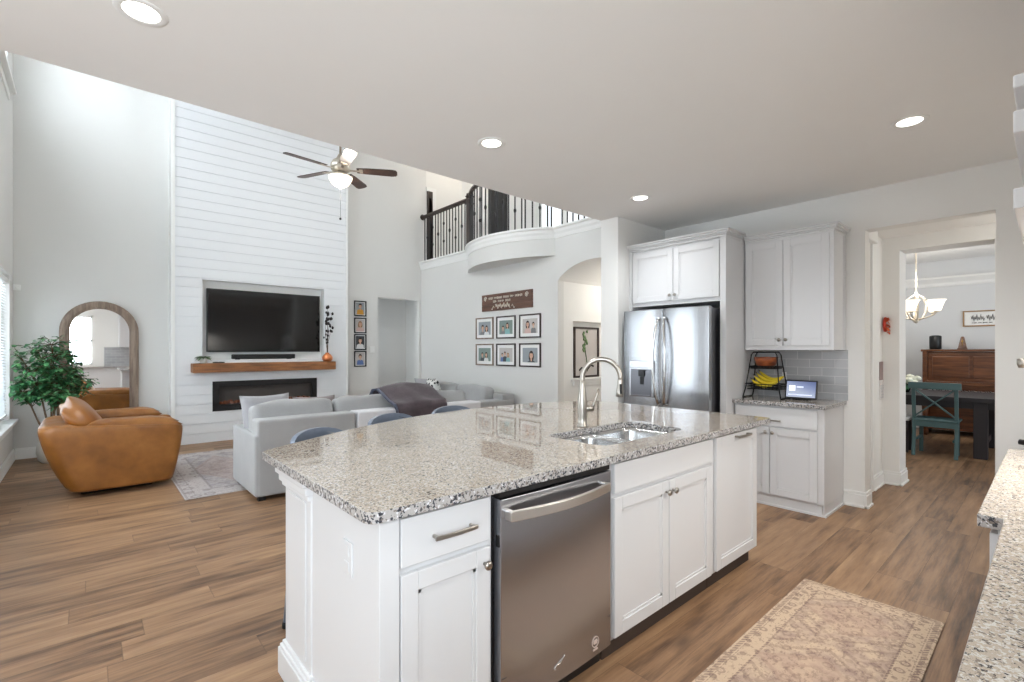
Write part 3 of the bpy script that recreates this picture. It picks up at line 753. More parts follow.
# ================================================================== FRIDGE WALL
c = thing('fridge_cabinet', 'white two-door wall cabinet with tall side panel enclosing the refrigerator', 'cabinet', (4.65, 2.47, 0))
FZ0_, FZ1_ = 1.85, 2.39
B('side_panel', 'cab_white', (4.30, KX - .004, 1.958, 2.012, 0, FZ1_), c, .002)
B('filler_strip', 'cab_white', (4.30, KX - .004, 2.955, 2.986, 0, FZ1_), c, .002)
MB().box(4.32, KX - .004, 2.012, 2.955, 1.81, FZ1_).build('body', 'cab_white', c)
d = shaker('door', 'X', 2.482, 2.945, FZ0_, 2.36, 4.30, c); knob(2.508, 1.90, 4.30, d, 'X')
d = shaker('door', 'X', 2.022, 2.477, FZ0_, 2.36, 4.30, c); knob(2.452, 1.90, 4.30, d, 'X')
def crown(parent, x, y0, y1, z, xs=None, xe=KX - .004):
    m = MB(); steps = ((.006, 0, .02), (.018, .02, .032), (.034, .032, .05), (.044, .05, .068))
    for o, a, b in steps:
        m.box(x - o, xs or xe, y0 - o, y1, z + a, z + b, .005)
        if xs: m.box(xs, xe, y0, y1, z + a, z + b)
    return m.build('crown_moulding', 'cab_white', parent)
crown(c, 4.30, 1.958, 2.986, FZ1_ - .004, 4.62)
# refrigerator
c = thing('refrigerator', 'stainless steel french door refrigerator with water dispenser', 'refrigerator', (4.5, 2.47, 0))
RY0, RY1, RX = 2.03, 2.93, 4.11; RM = 2.487
B('case', 'steel_dark', (RX + .075, KX - .03, RY0 + .01, RY1 - .01, .03, 1.745), c, .004)
def rdoor(y0, y1, z0, z1, bulge=.018):
    m = MB(); k = 14; f = []
    for i in range(k + 1):
        u = i / k; f.append((RX + bulge - bulge * (1 - abs(2 * u - 1) ** 2.6), y0 + (y1 - y0) * u))
    m.prism(f + [(RX + .07, y1), (RX + .07, y0)], z0, z1, 'Z'); return m
lm = rdoor(RM + .003, RY1, .70, 1.755); ld = lm.build('door', 'steel', c, bevel=.004)
rd = rdoor(RY0, RM - .003, .70, 1.755).build('door', 'steel', c, bevel=.004)
fd = rdoor(RY0, RY1, .08, .69).build('freezer_drawer', 'steel', c, bevel=.004)
MB().box(RX + .02, RX + .08, RY0 + .02, RY1 - .02, .01, .075).build('grille', 'black_satin', c)
def rhandle(y, bow, parent):
    k = 16; pts = [(RX - .012 - .045 * math.sin(PI * i / k) ** .6, y + bow * math.sin(PI * i / k), .84 + .82 * i / k) for i in range(k + 1)]
    m = MB().tube(pts, .0125, 10); m.tube([pts[0], (RX + .02, y, .84)], .0125, 8).tube([pts[-1], (RX + .02, y, 1.66)], .0125, 8)
    m.build('handle', 'chrome', parent)
rhandle(RM + .03, .035, ld); rhandle(RM - .03, -.035, rd)
MB().tube([(RX - .035, RY0 + .12, .62), (RX - .05, RM, .625), (RX - .035, RY1 - .12, .62)], .0125, 10).tube([(RX - .035, RY0 + .12, .62), (RX + .01, RY0 + .12, .62)], .011, 8).tube([(RX - .035, RY1 - .12, .62), (RX + .01, RY1 - .12, .62)], .011, 8).build('handle', 'chrome', fd)
dp = MB().box(RX - .012, RX + .012, 2.565, 2.85, .90, 1.255, .006).build('dispenser', 'steel', ld)
B('control_panel', 'steel_warm', (RX - .016, RX - .010, 2.575, 2.84, 1.185, 1.25), dp, .002)
MB().box(RX - .0145, RX - .0115, 2.59, 2.825, .915, 1.17, .004).build('recess', 'steel_dark', dp)
MB().box(RX - .03, RX - .012, 2.66, 2.73, 1.10, 1.165, .004).box(RX - .022, RX - .013, 2.675, 2.715, 1.02, 1.1, .004).build('spout', 'black_satin', dp)
B('drip_tray', 'steel_dark', (RX - .026, RX - .012, 2.6, 2.815, .905, .918), dp, .002)
# wall cabinet
UY0, UY1, UX = 1.225, 1.95, 4.69
c = thing('wall_cabinet', 'white two-door wall cabinet above the grey tile backsplash', 'cabinet', (4.85, 1.59, 1.36))
MB().box(UX + .002, KX - .004, UY0, UY1, 1.36, 2.37, .002).box(KX - .05, KX - .012, UY0 - .008, UY0, 1.36, 2.37).build('body', 'cab_white', c)
d = shaker('door', 'X', 1.617, UY1 - .012, 1.40, 2.345, UX - .015, c); knob(1.642, 1.452, UX - .015, d, 'X')
d = shaker('door', 'X', UY0 + .03, 1.612, 1.40, 2.345, UX - .015, c); knob(1.588, 1.452, UX - .015, d, 'X')
MB().box(UX - .002, UX + .01, UY0, UY1, 1.36, 2.37, .001).build('face_frame', 'cab_white', c)
crown(c, UX - .004, UY0, UY1, 2.36)
# base cabinet + counter + backsplash
BX = 4.45
c = thing('base_cabinet', 'white base cabinet with drawer and two doors below the tablet and bananas', 'cabinet', (4.72, 1.6, 0))
MB().box(BX + .02, KX - .004, 1.235, UY1, .09, ZT, .002).build('body', 'cab_white', c)
MB().box(BX + .03, BX + .045, 1.255, UY1, 0, .09).box(BX + .03, KX - .02, 1.235, 1.25, 0, .09).box(BX + .02, BX + .03, 1.24, UY1, 0, .018).box(BX + .02, KX - .018, 1.223, 1.235, 0, .018).build('toe_kick', 'cab_white', c)
d = shaker('drawer', 'X', 1.28, UY1 - .012, .70, .86, BX, c, flat=True); pull(1.55, 1.71, .752, BX, d, 'X')
d = shaker('door', 'X', 1.28, 1.642, .108, .685, BX, c); knob(1.617, .645, BX, d, 'X')
d = shaker('door', 'X', 1.648, UY1 - .012, .108, .685, BX, c); knob(1.673, .645, BX, d, 'X')
tag(slab([(4.42, 1.21), (KX - .005, 1.21), (KX - .005, 1.955), (4.42, 1.955)], None, ZT, CT).build('countertop', ['granite', 'granite_side'], bevel=.004), 'short granite worktop beside the refrigerator under the wall cabinet', 'countertop')
tag(B('backsplash', 'tile_grey', (KX - .01, KX, 1.203, 1.957, CT + .001, 1.359)), 'grey glossy subway tile backsplash under the wall cabinet', 'backsplash')
o = thing('outlet', 'white wall outlet on the grey tile between fruit stand and tablet', 'outlet', (KX - .012, 1.715, 1.08))
B('plate', 'plastic_white', (KX - .016, KX - .0105, 1.695, 1.735, 1.075, 1.15), o, .002)
MB().box(KX - .019, KX - .016, 1.702, 1.728, 1.118, 1.143, .003).box(KX - .019, KX - .016, 1.702, 1.728, 1.082, 1.107, .003).build('socket', 'trim_white', o)
# fruit stand
c = thing('fruit_stand', 'two-tier black wire fruit stand on the worktop by the refrigerator', 'fruit stand', (4.74, 1.786, CT))
m = MB(); r = .006
def P(y, z, x): return (x, 1.786 + y, CT + z)
for x0, x1 in ((4.64, 4.70), (4.86, 4.80)):
    top = [P(-.10 + .02 * math.cos(R(a)) - .0 , .40 + .02 * math.sin(R(a)), x1) for a in (180, 135, 90)]
    pts = [P(-.165, .004, x0), P(-.145, .1, x0 + (x1 - x0) * .25), P(-.125, .28, x0 + (x1 - x0) * .7), P(-.112, .40, x1), P(-.095, .425, x1), P(.095, .425, x1), P(.112, .40, x1), P(.125, .28, x0 + (x1 - x0) * .7), P(.145, .1, x0 + (x1 - x0) * .25), P(.165, .004, x0)]
    m.tube(pts, r, 8)
for y in (-.165, .165): m.tube([P(y, .006, 4.64), P(y, .006, 4.86)], r, 8)
m.build('frame', 'black_wire', c)
def basket(z, hy, x0, x1, hh):
    m = MB()
    for zz, s in ((z, .9), (z + hh * .5, .95), (z + hh, 1)):
        xc, xh = (x0 + x1) / 2, (x1 - x0) / 2
        m.tube([P(-hy * s, zz, xc - xh * s), P(hy * s, zz, xc - xh * s), P(hy * s, zz, xc + xh * s), P(-hy * s, zz, xc + xh * s)], .0045, 6, True)
    for i in range(9):
        y = -hy * .85 + hy * 1.7 * i / 8; m.tube([P(y, z + hh, x0), P(y, z, x0 + .01), P(y, z, x1 - .01), P(y, z + hh, x1)], .0025, 6)
    return m
basket(.085, .145, 4.645, 4.855, .045).build('lower_basket', 'black_wire', c)
basket(.275, .12, 4.665, 4.835, .02).build('upper_basket', 'black_wire', c)
bwl = MB().lathe([(.0, 0), (.055, 0), (.085, .03), (.1, .07), (.103, .1), (.097, .1), (.09, .065), (.05, .012), (0, .01)], (4.75, 1.786, CT + .281), 28).build('bowl', 'bowl_wood'); tag(bwl, 'polished reddish wooden bowl on the upper tier of the fruit stand', 'bowl')
for i, (dy, dz, rot, txt) in enumerate(((.06, .0, 20, 'lowest curved yellow banana at the front of the bunch'), (.03, .015, 8, 'yellow banana second from the front of the bunch'), (.0, .03, -4, 'yellow banana lying in the middle of the bunch'), (-.03, .045, -14, 'uppermost yellow banana at the back of the bunch'))):
    k = 10; pts = []; rs = []
    for j in range(k + 1):
        t = -1 + 2 * j / k
        pts.append((4.695 + i * .037, 1.768 + dy * .35 - t * .105, CT + .112 + dz * .55 + .05 * t * t + .012 * i + .02 * (-t)*(1 if i else .4))); rs.append(.0172 * (1 - abs(t) ** 5 * .75))
    bn = MB().tube(pts, rs, 9); o = bn.build('banana', 'banana')
    tag(o, txt + ' in the lower basket', 'banana', 'bananas in the fruit stand')
    e = Vector(pts[0]); MB().tube([e, e + Vector((.0, .012, .014))], [.006, .004], 6).build('stem', 'banana_tip', o)
# smart display
c = thing('tablet_display', 'small black tablet display with lit blue screen on the worktop', 'tablet', (4.76, 1.5, CT))
T = Matrix.Translation((4.75, 1.497, CT + .01)) @ Matrix.Rotation(R(12), 4, 'Y')
def tb(name, mat, q, parent, bev=0): return MB().box(*q, bev, mat=T).build(name, mat, parent)
tb('case', 'black_satin', (-.008, .008, -.128, .128, 0, .17), c, .005)
tb('screen', 'screen', (-.0095, -.0085, -.116, .116, .014, .156), c)
tb('screen_card', 'screen_card', (-.0105, -.0097, .045, .095, .07, .118), c)
MB().box(-.0105, -.0097, -.02, .035, .10, .112, mat=T).box(-.0105, -.0097, -.09, .1, .032, .04, mat=T).build('screen_text', 'screen_line', c)
MB().box(4.765, 4.85, 1.44, 1.57, CT, CT + .012, .004).box(4.77, 4.785, 1.45, 1.56, CT + .01, CT + .12, .004).build('stand', 'black_satin', c)

# ================================================================== RANGE-SIDE COUNTER (bottom right), hood, rear wall cabinets
RW = -.546
c = thing('range_counter_cabinet', 'white base cabinets under the granite counter at lower right', 'cabinet', (1.5, -.2, 0))
MB().box(-.6, 1.82, RW, .05, .09, ZT).box(3.1, KX - .02, RW, .05, .09, ZT).box(1.83, 3.09, RW, .10, .09, ZT, .003).build('body', 'cab_white', c)
MB().box(-.6, KX - .02, RW, -.01, 0, .09).build('toe_kick', 'cab_white', c)
shaker('door', 'Y', 1.85, 2.45, .1, .86, .118, c, s=1); shaker('door', 'Y', 2.46, 3.07, .1, .86, .118, c, s=1)
tag(slab([(-.62, RW), (KX - .004, RW), (KX - .004, .089), (3.12, .089), (3.12, .14), (1.815, .14), (1.815, .089), (-.62, .089)], None, ZT, CT).build('countertop', ['granite', 'granite_side'], bevel=.003), 'granite counter in the lower right corner with a stepped front edge', 'countertop')
c = thing('range_hood', 'white stepped hood edges at the upper right border', 'range hood', (2.7, -.2, 1.76))
MB().box(2.0, 3.1, RW, .079, 1.766, 1.826, .004).build('bottom_band', 'cab_white', c)
MB().box(2.0, 3.1, RW, .079, 1.985, 2.049, .004).build('middle_band', 'cab_white', c)
MB().box(2.04, 3.06, RW, .081, 2.13, 2.168, .004).build('top_band', 'cab_white', c)
MB().box(2.08, 3.02, RW, .0, 1.826, 1.985).box(2.08, 3.02, RW, .0, 2.049, 2.13).box(2.08, 3.02, RW, -.1, 2.168, CH).build('body', 'cab_white', c)
c = thing('frying_pan', 'dark pan handle showing over the counter at the right border', 'pan', (2.78, -.2, CT))
MB().lathe([(0, 0), (.11, 0), (.13, .04), (.126, .04), (.106, .006), (0, .006)], (2.85, -.2, CT + .001), 28).build('body', 'black', c)
MB().tube([(2.87, -.075, CT + .03), (2.94, .03, CT + .05), (2.975, .098, CT + .055)], [.008, .011, .012], 10).build('handle', 'black', c)
c = thing('pot_filler', 'grey metal tap arm end near the right border above the counter', 'tap', (2.9, -.5, 1.3))
MB().lathe([(.03, 0), (.03, .01), (.012, .012), (.012, .08)], (2.9, RW, 1.30), 18, 'Y').tube([(2.9, RW + .06, 1.30), (2.9, -.2, 1.305), (2.9, .095, 1.308)], .013, 10).build('arm', 'nickel', c)
MB().lathe([(.015, -.016), (.02, 0), (.02, .02), (.012, .024)], (2.9, .085, 1.302), 16).build('tip', 'nickel', c)
tag(B('backsplash', 'tile_grey_rear', (.35, 4.9, RW, RW + .01, CT + .001, 1.44)), 'grey tile backsplash behind the long counter, seen in the mirror', 'backsplash')
c = thing('wall_cabinet', 'white wall cabinet seen only in the mirror reflection', 'cabinet', (1.2, -.4, 1.42))
MB().box(.66, 1.9, RW, -.24, 1.44, 2.4).build('body', 'cab_white', c)
for a in (.67, 1.29): 
    d = shaker('door', 'Y', a, a + .6, 1.45, 2.38, -.22, c, s=1); knob(a + (.57 if a < 1 else .03), 1.5, -.22, d, 'Y', 1)

# kitchen runner
rg = MB().box(1.30, 3.18, .36, .98, .001, .010, .004)
tag(rg.build('kitchen_rug', 'rug_kitchen', origin=(2.24, .67, .001)), 'faded beige and mauve patterned runner rug beside the island', 'rug')

# recessed lights
c0 = None
for i, (x, y, txt) in enumerate(((.165, 2.47, 'recessed ceiling light at the top left corner'), (2.02, 2.49, 'recessed ceiling light near the edge toward the ceiling fan'), (3.76, 2.49, 'recessed ceiling light in front of the refrigerator cabinet'), (3.72, .58, 'recessed ceiling light nearest the dining doorway'), (.2, .6, ''), (2.0, .55, ''), (-2.2, 1.5, ''))):
    if c0 is None:
        c0 = thing('recessed_light', '', 'ceiling light', (0, 0, CH), 'recessed ceiling lights')
        MB().lathe([(.062, -.001), (.068, -.004), (.088, -.004), (.092, -.001), (.092, 0), (.062, 0)], (0, 0, CH), 32, cap=False).build('trim_ring', 'trim_white', c0)
        MB().lathe([(.0, -.002), (.064, -.002), (.064, -.0005), (0, -.0005)], (0, 0, CH), 32).build('lens', 'lamp_lens', c0)
        t = c0
    elif txt: t = copy_tree(c0)
    if txt: t.location = (x, y, CH); t['label'] = txt
    l = bpy.data.lights.new('can_lamp', 'SPOT'); l.energy = (48, 48, 48, 66, 26, 26, 46)[i]; l.color = (.94, .975, 1); l.spot_size = R(140); l.spot_blend = 1.0; l.shadow_soft_size = .06
    lo = bpy.data.objects.new('can_lamp', l); COL.objects.link(lo); lo.location = (x, y, CH - .02)

# ================================================================== LIVING ROOM
# television, soundbar, mantel, fireplace
c = thing('television', 'large flat television recessed in the white shiplap wall', 'television', (2.154, 8.36, 1.33))
MB().box(1.326, 2.982, 8.335, 8.375, 1.33, 2.28, .004).box(1.7, 2.6, 8.375, 8.419, 1.55, 2.05, .01).build('case', 'black_satin', c)
B('screen', 'tv_panel', (1.338, 2.970, 8.332, 8.336, 1.35, 2.268), c)
c = thing('soundbar', 'long black soundbar lying in the niche under the television', 'soundbar', (2.1, 8.32, NZ0))
MB().box(1.65, 2.565, 8.285, 8.36, NZ0 + .008, 1.295, .012, 3).build('body', 'black', c)
MB().box(1.7, 1.76, 8.3, 8.35, NZ0, NZ0 + .01).box(2.45, 2.51, 8.3, 8.35, NZ0, NZ0 + .01).build('foot', 'rubber', c)
tag(MB().box(1.116, 3.149, 8.05, TY, 1.033, 1.168, .008).build('mantel_shelf', 'mantel_wood'), 'thick rustic brown wooden mantel beam on the shiplap wall', 'mantel')
c = thing('fireplace', 'wide black linear electric fireplace below the wooden mantel', 'fireplace', (2.147, 8.3, FZ0))
m = MB()
for q in ((FX0 - .012, FX0 + .075, FZ0 - .012, FZ1 + .012), (FX1 - .075, FX1 + .012, FZ0 - .012, FZ1 + .012)): m.box(q[0], q[1], TY - .012, TY + .03, q[2], q[3])
m.box(FX0 + .075, FX1 - .075, TY - .012, TY + .03, FZ1 - .075, FZ1 + .012).box(FX0 + .075, FX1 - .075, TY - .012, TY + .03, FZ0 - .012, FZ0 + .08)
m.build('surround', 'black_satin', c)
MB().box(FX0 + .01, FX1 - .01, TY + .2, TY + .21, FZ0 + .01, FZ1 - .01).box(FX0 + .01, FX1 - .01, TY + .03, TY + .2, FZ0 + .01, FZ0 + .02).box(FX0 + .01, FX1 - .01, TY + .03, TY + .2, FZ1 - .02, FZ1 - .01).box(FX0 + .01, FX0 + .02, TY + .03, TY + .2, FZ0 + .01, FZ1 - .01).box(FX1 - .02, FX1 - .01, TY + .03, TY + .2, FZ0 + .01, FZ1 - .01).build('firebox', 'firebox', c)
m = MB(); rr = random.Random(2)
for i in range(110):
    x = FX0 + .09 + (FX1 - FX0 - .18) * rr.random(); y = TY + .05 + .12 * rr.random(); s_ = .012 + .018 * rr.random()
    mt = Matrix.Translation((x, y, FZ0 + .09 + .02 * rr.random())) @ Matrix.Rotation(rr.random() * 3, 4, 'Z') @ Matrix.Rotation(rr.random() * 2, 4, 'X')
    m.box(-s_, s_, -s_ * .8, s_ * .8, -s_ * .7, s_ * .7, mat=mt)
m.build('ember_bed', 'ember', c)
MB().box(FX0 + .08, FX1 - .08, TY + .05, TY + .17, FZ0 + .02, FZ0 + .085).build('ember_tray', 'black', c)
# mantel plant, vase with twigs, remote
def leafblade(m, base, d, L, W, droop=.3, fold=.15):
    d = Vector(d).normalized(); base = Vector(base); sd = d.cross(Vector((0, 0, 1)))
    sd = sd.normalized() if sd.length > .05 else Vector((1, 0, 0)); up = sd.cross(d)
    prof = ((0, .12), (.25, .8), (.5, 1), (.78, .65), (1, .02)); rows = []
    for t, w in prof:
        p = base + d * (L * t) - Vector((0, 0, 1)) * droop * L * t * t
        rows.append((p + sd * W * w / 2 + up * fold * W * w, p, p - sd * W * w / 2 + up * fold * W * w))
    n0 = len(m.bm.faces); vs = [[m.bm.verts.new(q) for q in r] for r in rows]
    for a, b in zip(vs[:-1], vs[1:]):
        m.bm.faces.new((a[0], a[1], b[1], b[0])); m.bm.faces.new((a[1], a[2], b[2], b[1]))
    m._faces(n0, True)
c = thing('mantel_plant', 'tiny green plant in a white pot on the left end of the mantel', 'plant', (1.255, 8.14, 1.168))
MB().lathe([(0, 0), (.04, 0), (.05, .05), (.052, .085), (.046, .085), (.044, .06), (0, .06)], (1.255, 8.14, 1.168), 20).build('pot', 'ceramic_white', c)
m = MB(); rr = random.Random(7)
for i in range(70):
    a = rr.random() * 2 * PI; e = rr.uniform(.1, .8)
    leafblade(m, (1.255 + .02 * math.cos(a), 8.14 + .02 * math.sin(a), 1.24), (math.cos(a), math.sin(a) * .7, e), rr.uniform(.07, .13), .03, .5)
m.build('foliage', 'leaf_pale', c)
c = thing('bud_vase', 'copper vase holding dark dried twigs on the right end of the mantel', 'vase', (3.04, 8.15, 1.168))
MB().lathe([(0, 0), (.06, 0), (.085, .035), (.085, .075), (.058, .115), (.03, .135), (.034, .148), (.026, .148), (.02, .13), (0, .13)], (3.04, 8.15, 1.168), 24).build('body', 'copper', c)
m = MB(); lv = MB(); rr = random.Random(3)
for k, (ex, ez) in enumerate(((.02, .82), (.07, .70), (-.05, .58), (.05, .48), (-.01, .72))):
    pts = [(3.04 + ex * t ** 1.6 + .012 * math.sin(5 * t + k), 8.15 + .02 * math.sin(3 * t + k), 1.26 + ez * t) for t in [i / 8 for i in range(9)]]
    m.tube(pts, [.005 - .003 * i / 8 for i in range(9)], 6)
    for i in (4, 6, 7, 8):
        if rr.random() < .75:
            p = Vector(pts[i])
            
            for q in range(2):
                b_ = p + Vector((rr.uniform(-.03, .03), rr.uniform(-.02, .02), rr.uniform(-.02, .02))); k_ = rr.uniform(.018, .03)
                lv.lathe([(0, -1.1 * k_), (.6 * k_, -.6 * k_), (.8 * k_, 0), (.55 * k_, .7 * k_), (0, 1.2 * k_)], b_, 8)
m.build('twigs', 'dry_stem', c); lv.build('dried_leaves', 'dry_leaf', c)
c = thing('remote_control', 'small dark remote lying on the mantel beside the little plant', 'remote', (1.46, 8.2, 1.168))
MB().box(1.38, 1.53, 8.17, 8.21, 1.168, 1.184, .005).build('body', 'black', c)
MB().box(1.40, 1.44, 8.18, 8.2, 1.184, 1.187, .001).box(1.46, 1.5, 8.18, 8.2, 1.184, 1.187, .001).build('buttons', 'stool_metal', c)

# framed photographs
for nm, cl in (('ph_bg_grey', (150, 156, 160)), ('ph_bg_green', (124, 140, 134)), ('ph_bg_pale', (190, 184, 180)), ('ph_bg_dark', (70, 74, 78)), ('ph_skin', (206, 164, 140)), ('ph_hair', (56, 44, 40)), ('ph_blond', (150, 118, 84)), ('ph_blue', (96, 118, 170)), ('ph_mustard', (196, 142, 52)), ('ph_white', (222, 222, 222)), ('ph_pink', (206, 176, 168)), ('ph_teal', (130, 176, 178)), ('ph_grey', (120, 120, 122))):
    paint(nm, cl, .5, .08)
PHM = ['ph_bg_grey', 'ph_bg_green', 'ph_bg_pale', 'ph_bg_dark', 'ph_skin', 'ph_hair', 'ph_blond', 'ph_blue', 'ph_mustard', 'ph_white', 'ph_pink', 'ph_teal', 'ph_grey']
def print_mesh(pt, w, h, bg, people):
    """flat printed picture; pt(u, v, lift) maps picture coordinates to the wall"""
    m = MB(); lift = [0]
    def poly(ps, mat):
        n0 = len(m.bm.faces); lift[0] += .00035
        m.bm.faces.new([m.bm.verts.new(pt(max(-w / 2, min(w / 2, u)), max(-h / 2, min(h / 2, v)), lift[0])) for u, v in ps]); m.mi = PHM.index(mat); m._faces(n0)
    def ell(cx, cy, rx, ry, mat, n=18, a0=0, a1=360): poly([(cx + rx * math.cos(R(a0 + (a1 - a0) * i / n)), cy + ry * math.sin(R(a0 + (a1 - a0) * i / n))) for i in range(n + (0 if a1 - a0 == 360 else 1))], mat)
    poly([(-w / 2, -h / 2), (w / 2, -h / 2), (w / 2, h / 2), (-w / 2, h / 2)], bg)
    for cx, cy, s, hair, cloth, longh in people:
        if longh: ell(cx, cy - s * .35, s * .75, s * 1.15, hair)
        poly([(cx - s * 1.25, -h / 2), (cx + s * 1.25, -h / 2), (cx + s * 1.05, cy - s * 1.35), (cx + s * .4, cy - s * 1.05), (cx - s * .4, cy - s * 1.05), (cx - s * 1.05, cy - s * 1.35)], cloth)
        ell(cx, cy - s * .9, s * .22, s * .4, 'ph_skin')
        ell(cx, cy + s * .12, s * .62, s * .78, hair); ell(cx, cy - s * .08, s * .5, s * .66, 'ph_skin')
        for e in (-.2, .2): ell(cx + e * s, cy, s * .07, s * .04, 'ph_hair', 8)
        ell(cx, cy - s * .38, s * .16, s * .04, 'ph_pink', 8); ell(cx, cy + s * .5, s * .46, s * .16, hair, 12)
    return m
def framed(name, label, cat, axis, u0, u1, z0, z1, face, s, fmat, fw, mat_w, bg, people, group, th=.022, slant=0):
    uc, zc = (u0 + u1) / 2, (z0 + z1) / 2
    loc = (uc, face, z0) if axis == 'Y' else (face, uc, z0)
    c = thing(name, label, cat, loc, group)
    def bx(m, a, b, cc, d, p0, p1, bev=0):
        lo, hi = min(p0, p1), max(p0, p1)
        return m.box(a, b, lo, hi, cc, d, bev) if axis == 'Y' else m.box(lo, hi, a, b, cc, d, bev)
    m = MB()
    for a, b, cc, d in ((u0, u0 + fw, z0, z1), (u1 - fw, u1, z0, z1), (u0 + fw, u1 - fw, z1 - fw, z1), (u0 + fw, u1 - fw, z0, z0 + fw)): bx(m, a, b, cc, d, face, face + s * th, .002)
    m.build('frame', fmat, c)
    m = MB(); bx(m, u0 + fw * .8, u1 - fw * .8, z0 + fw * .8, z1 - fw * .8, face + s * .002, face + s * .008); m.build('mount', 'photo_mat', c)
    # seen from the room, +u runs to the viewer's left on the X wall
    fl = -1 if axis == 'X' else 1
    def pt(u, v, l): return (uc + u, face + s * (.0084 + l), zc + v) if axis == 'Y' else (face + s * (.0084 + l), uc + fl * u, zc + v)
    if people is not None: print_mesh(pt, (u1 - u0) - 2 * fw - 2 * mat_w, (z1 - z0) - 2 * fw - 2 * mat_w, bg, people).build('print', PHM, c)
    return c, pt
q = [(2.272, 1.984, 'ph_bg_grey', [(0, .045, .055, 'ph_hair', 'ph_mustard', False)], 'top black framed photo in the vertical row, person in mustard top'),
     (1.958, 1.670, 'ph_bg_pale', [(0, .03, .06, 'ph_blond', 'ph_pink', True)], 'second black framed photo in the vertical row, person with long fair hair'),
     (1.654, 1.360, 'ph_bg_dark', [(0, .03, .06, 'ph_hair', 'ph_white', True)], 'third black framed photo in the vertical row, monochrome portrait with long dark hair'),
     (1.342, 1.050, 'ph_bg_pale', [(0, .04, .055, 'ph_hair', 'ph_blue', False)], 'bottom black framed photo in the vertical row, person in blue')]
for zt, zb, bg, pp, txt in q: framed('picture_frame', txt, 'picture', 'Y', 3.672, 3.908, zb, zt, WY, -1, 'black_satin', .022, .012, bg, pp, 'framed portraits beside the fireplace wall')
o = thing('light_switch', 'white light switch on the wall right of the small framed portraits', 'light switch', (4.03, WY, 1.31))
B('plate', 'plastic_white', (3.985, 4.075, WY - .006, WY, 1.31, 1.43), o, .002); MB().box(4.005, 4.025, WY - .01, WY - .006, 1.34, 1.4, .001).box(4.035, 4.055, WY - .01, WY - .006, 1.34, 1.4, .001).build('rocker', 'trim_white', o)
cols = ((6.681, 6.205), (6.122, 5.651), (5.560, 5.085))
pp = [[[(-.05, .01, .06, 'ph_hair', 'ph_grey', False), (.06, .0, .055, 'ph_hair', 'ph_white', True)], [(-.07, -.01, .045, 'ph_hair', 'ph_grey', False), (.04, .03, .05, 'ph_hair', 'ph_teal', True)], [(-.05, .03, .06, 'ph_hair', 'ph_pink', True), (.08, .02, .045, 'ph_hair', 'ph_grey', False)]],
      [[(-.06, .0, .045, 'ph_hair', 'ph_bg_dark', False), (.05, .0, .05, 'ph_hair', 'ph_white', True)], [(-.09, .0, .035, 'ph_hair', 'ph_blue', False), (-.02, .02, .04, 'ph_hair', 'ph_bg_dark', False), (.06, .0, .04, 'ph_blond', 'ph_teal', True)], [(.03, .0, .075, 'ph_hair', 'ph_bg_dark', True)]]]
nmr = ('top', 'bottom'); nmc = ('left', 'middle', 'right')
for r in range(2):
    for k in range(3):
        z1 = 1.912 if r == 0 else 1.465
        framed('picture_frame', '%s %s photo of the six wooden framed family photos on the pale wall' % (nmr[r], nmc[k]), 'picture', 'X', cols[k][1], cols[k][0], z1 - .366, z1, PX, -1, 'rail_wood' if k else 'mirror_wood', .022, .05, ('ph_bg_grey', 'ph_bg_green', 'ph_bg_pale')[(k + r) % 3], pp[r][k], 'framed family photos under the wooden sign')
# wooden sign with white lettering too small to read
c = thing('wall_sign', 'dark wooden sign with white script lettering above six framed photos', 'sign', (PX, 5.88, 2.015))
b = MB()
for k in range(3): b.box(PX - .02, PX, 5.258, 6.505, 2.012 + k * .0935, 2.012 + (k + 1) * .0935 - .002, .003)
b.build('board', 'sign_wood', c)
def scrawl(parent, mat, yc, z, wd, h, seed, words, plane, th=.0035, cursive=False):
    rr = random.Random(seed); total = sum(words) + len(words) - 1; step = wd / total; u = -wd / 2
    for w in words:
        m = MB()
        if cursive: m.tube([plane(yc, u + step * i / 4, z + h * (.5 * math.sin(i * 1.55 + seed) + .25 * math.sin(i * .7))) for i in range(w * 4)], th, 5)
        else:
            for i in range(w):
                a = u + step * (i + .2); k = rr.randrange(4); ww = step * .62
                m.tube([plane(yc, a, z - h / 2), plane(yc, a, z + h / 2)], th, 5)
                if k != 1: m.tube([plane(yc, a, z + h / 2), plane(yc, a + ww, z + h / 2 * (.9 if k else -.2))], th, 5)
                if k in (0, 2): m.tube([plane(yc, a, z - h / 2 * (1 if k else 0)), plane(yc, a + ww, z - h / 2 * (1 if k else 0))], th, 5)
                if k in (1, 2, 3): m.tube([plane(yc, a + ww, z - h / 2), plane(yc, a + ww, z + h / 2)], th, 5)
        m.build('word', mat, parent); u += step * (w + 1)
pl = lambda yc, u, z: (PX - .0215, yc - u, z)
scrawl(c, 'script', 5.9, 2.222, .84, .032, 3, (4, 7, 5, 3, 6), pl); scrawl(c, 'script', 5.98, 2.165, .44, .03, 5, (3, 5, 4), pl); scrawl(c, 'script', 5.95, 2.085, .38, .07, 1, (9,), pl, .006, True)
for yy in (6.40, 5.38):
    MB().tube([pl(yy, .035 * math.cos(a), 2.222 + .034 * math.sin(a)) for a in [i * .6 for i in range(9)]] + [pl(yy, .012 * math.cos(a), 2.222 + .014 * math.sin(a)) for a in [i * .8 for i in range(7)]], .005, 5).build('flourish', 'script', c)
for sgn in (-1, 1): MB().tube([pl(5.95, sgn * (.22 + .07 * t), 2.06 + .03 * math.sin(6 * t)) for t in [i / 8 for i in range(9)]], .004, 5).build('flourish', 'script', c)
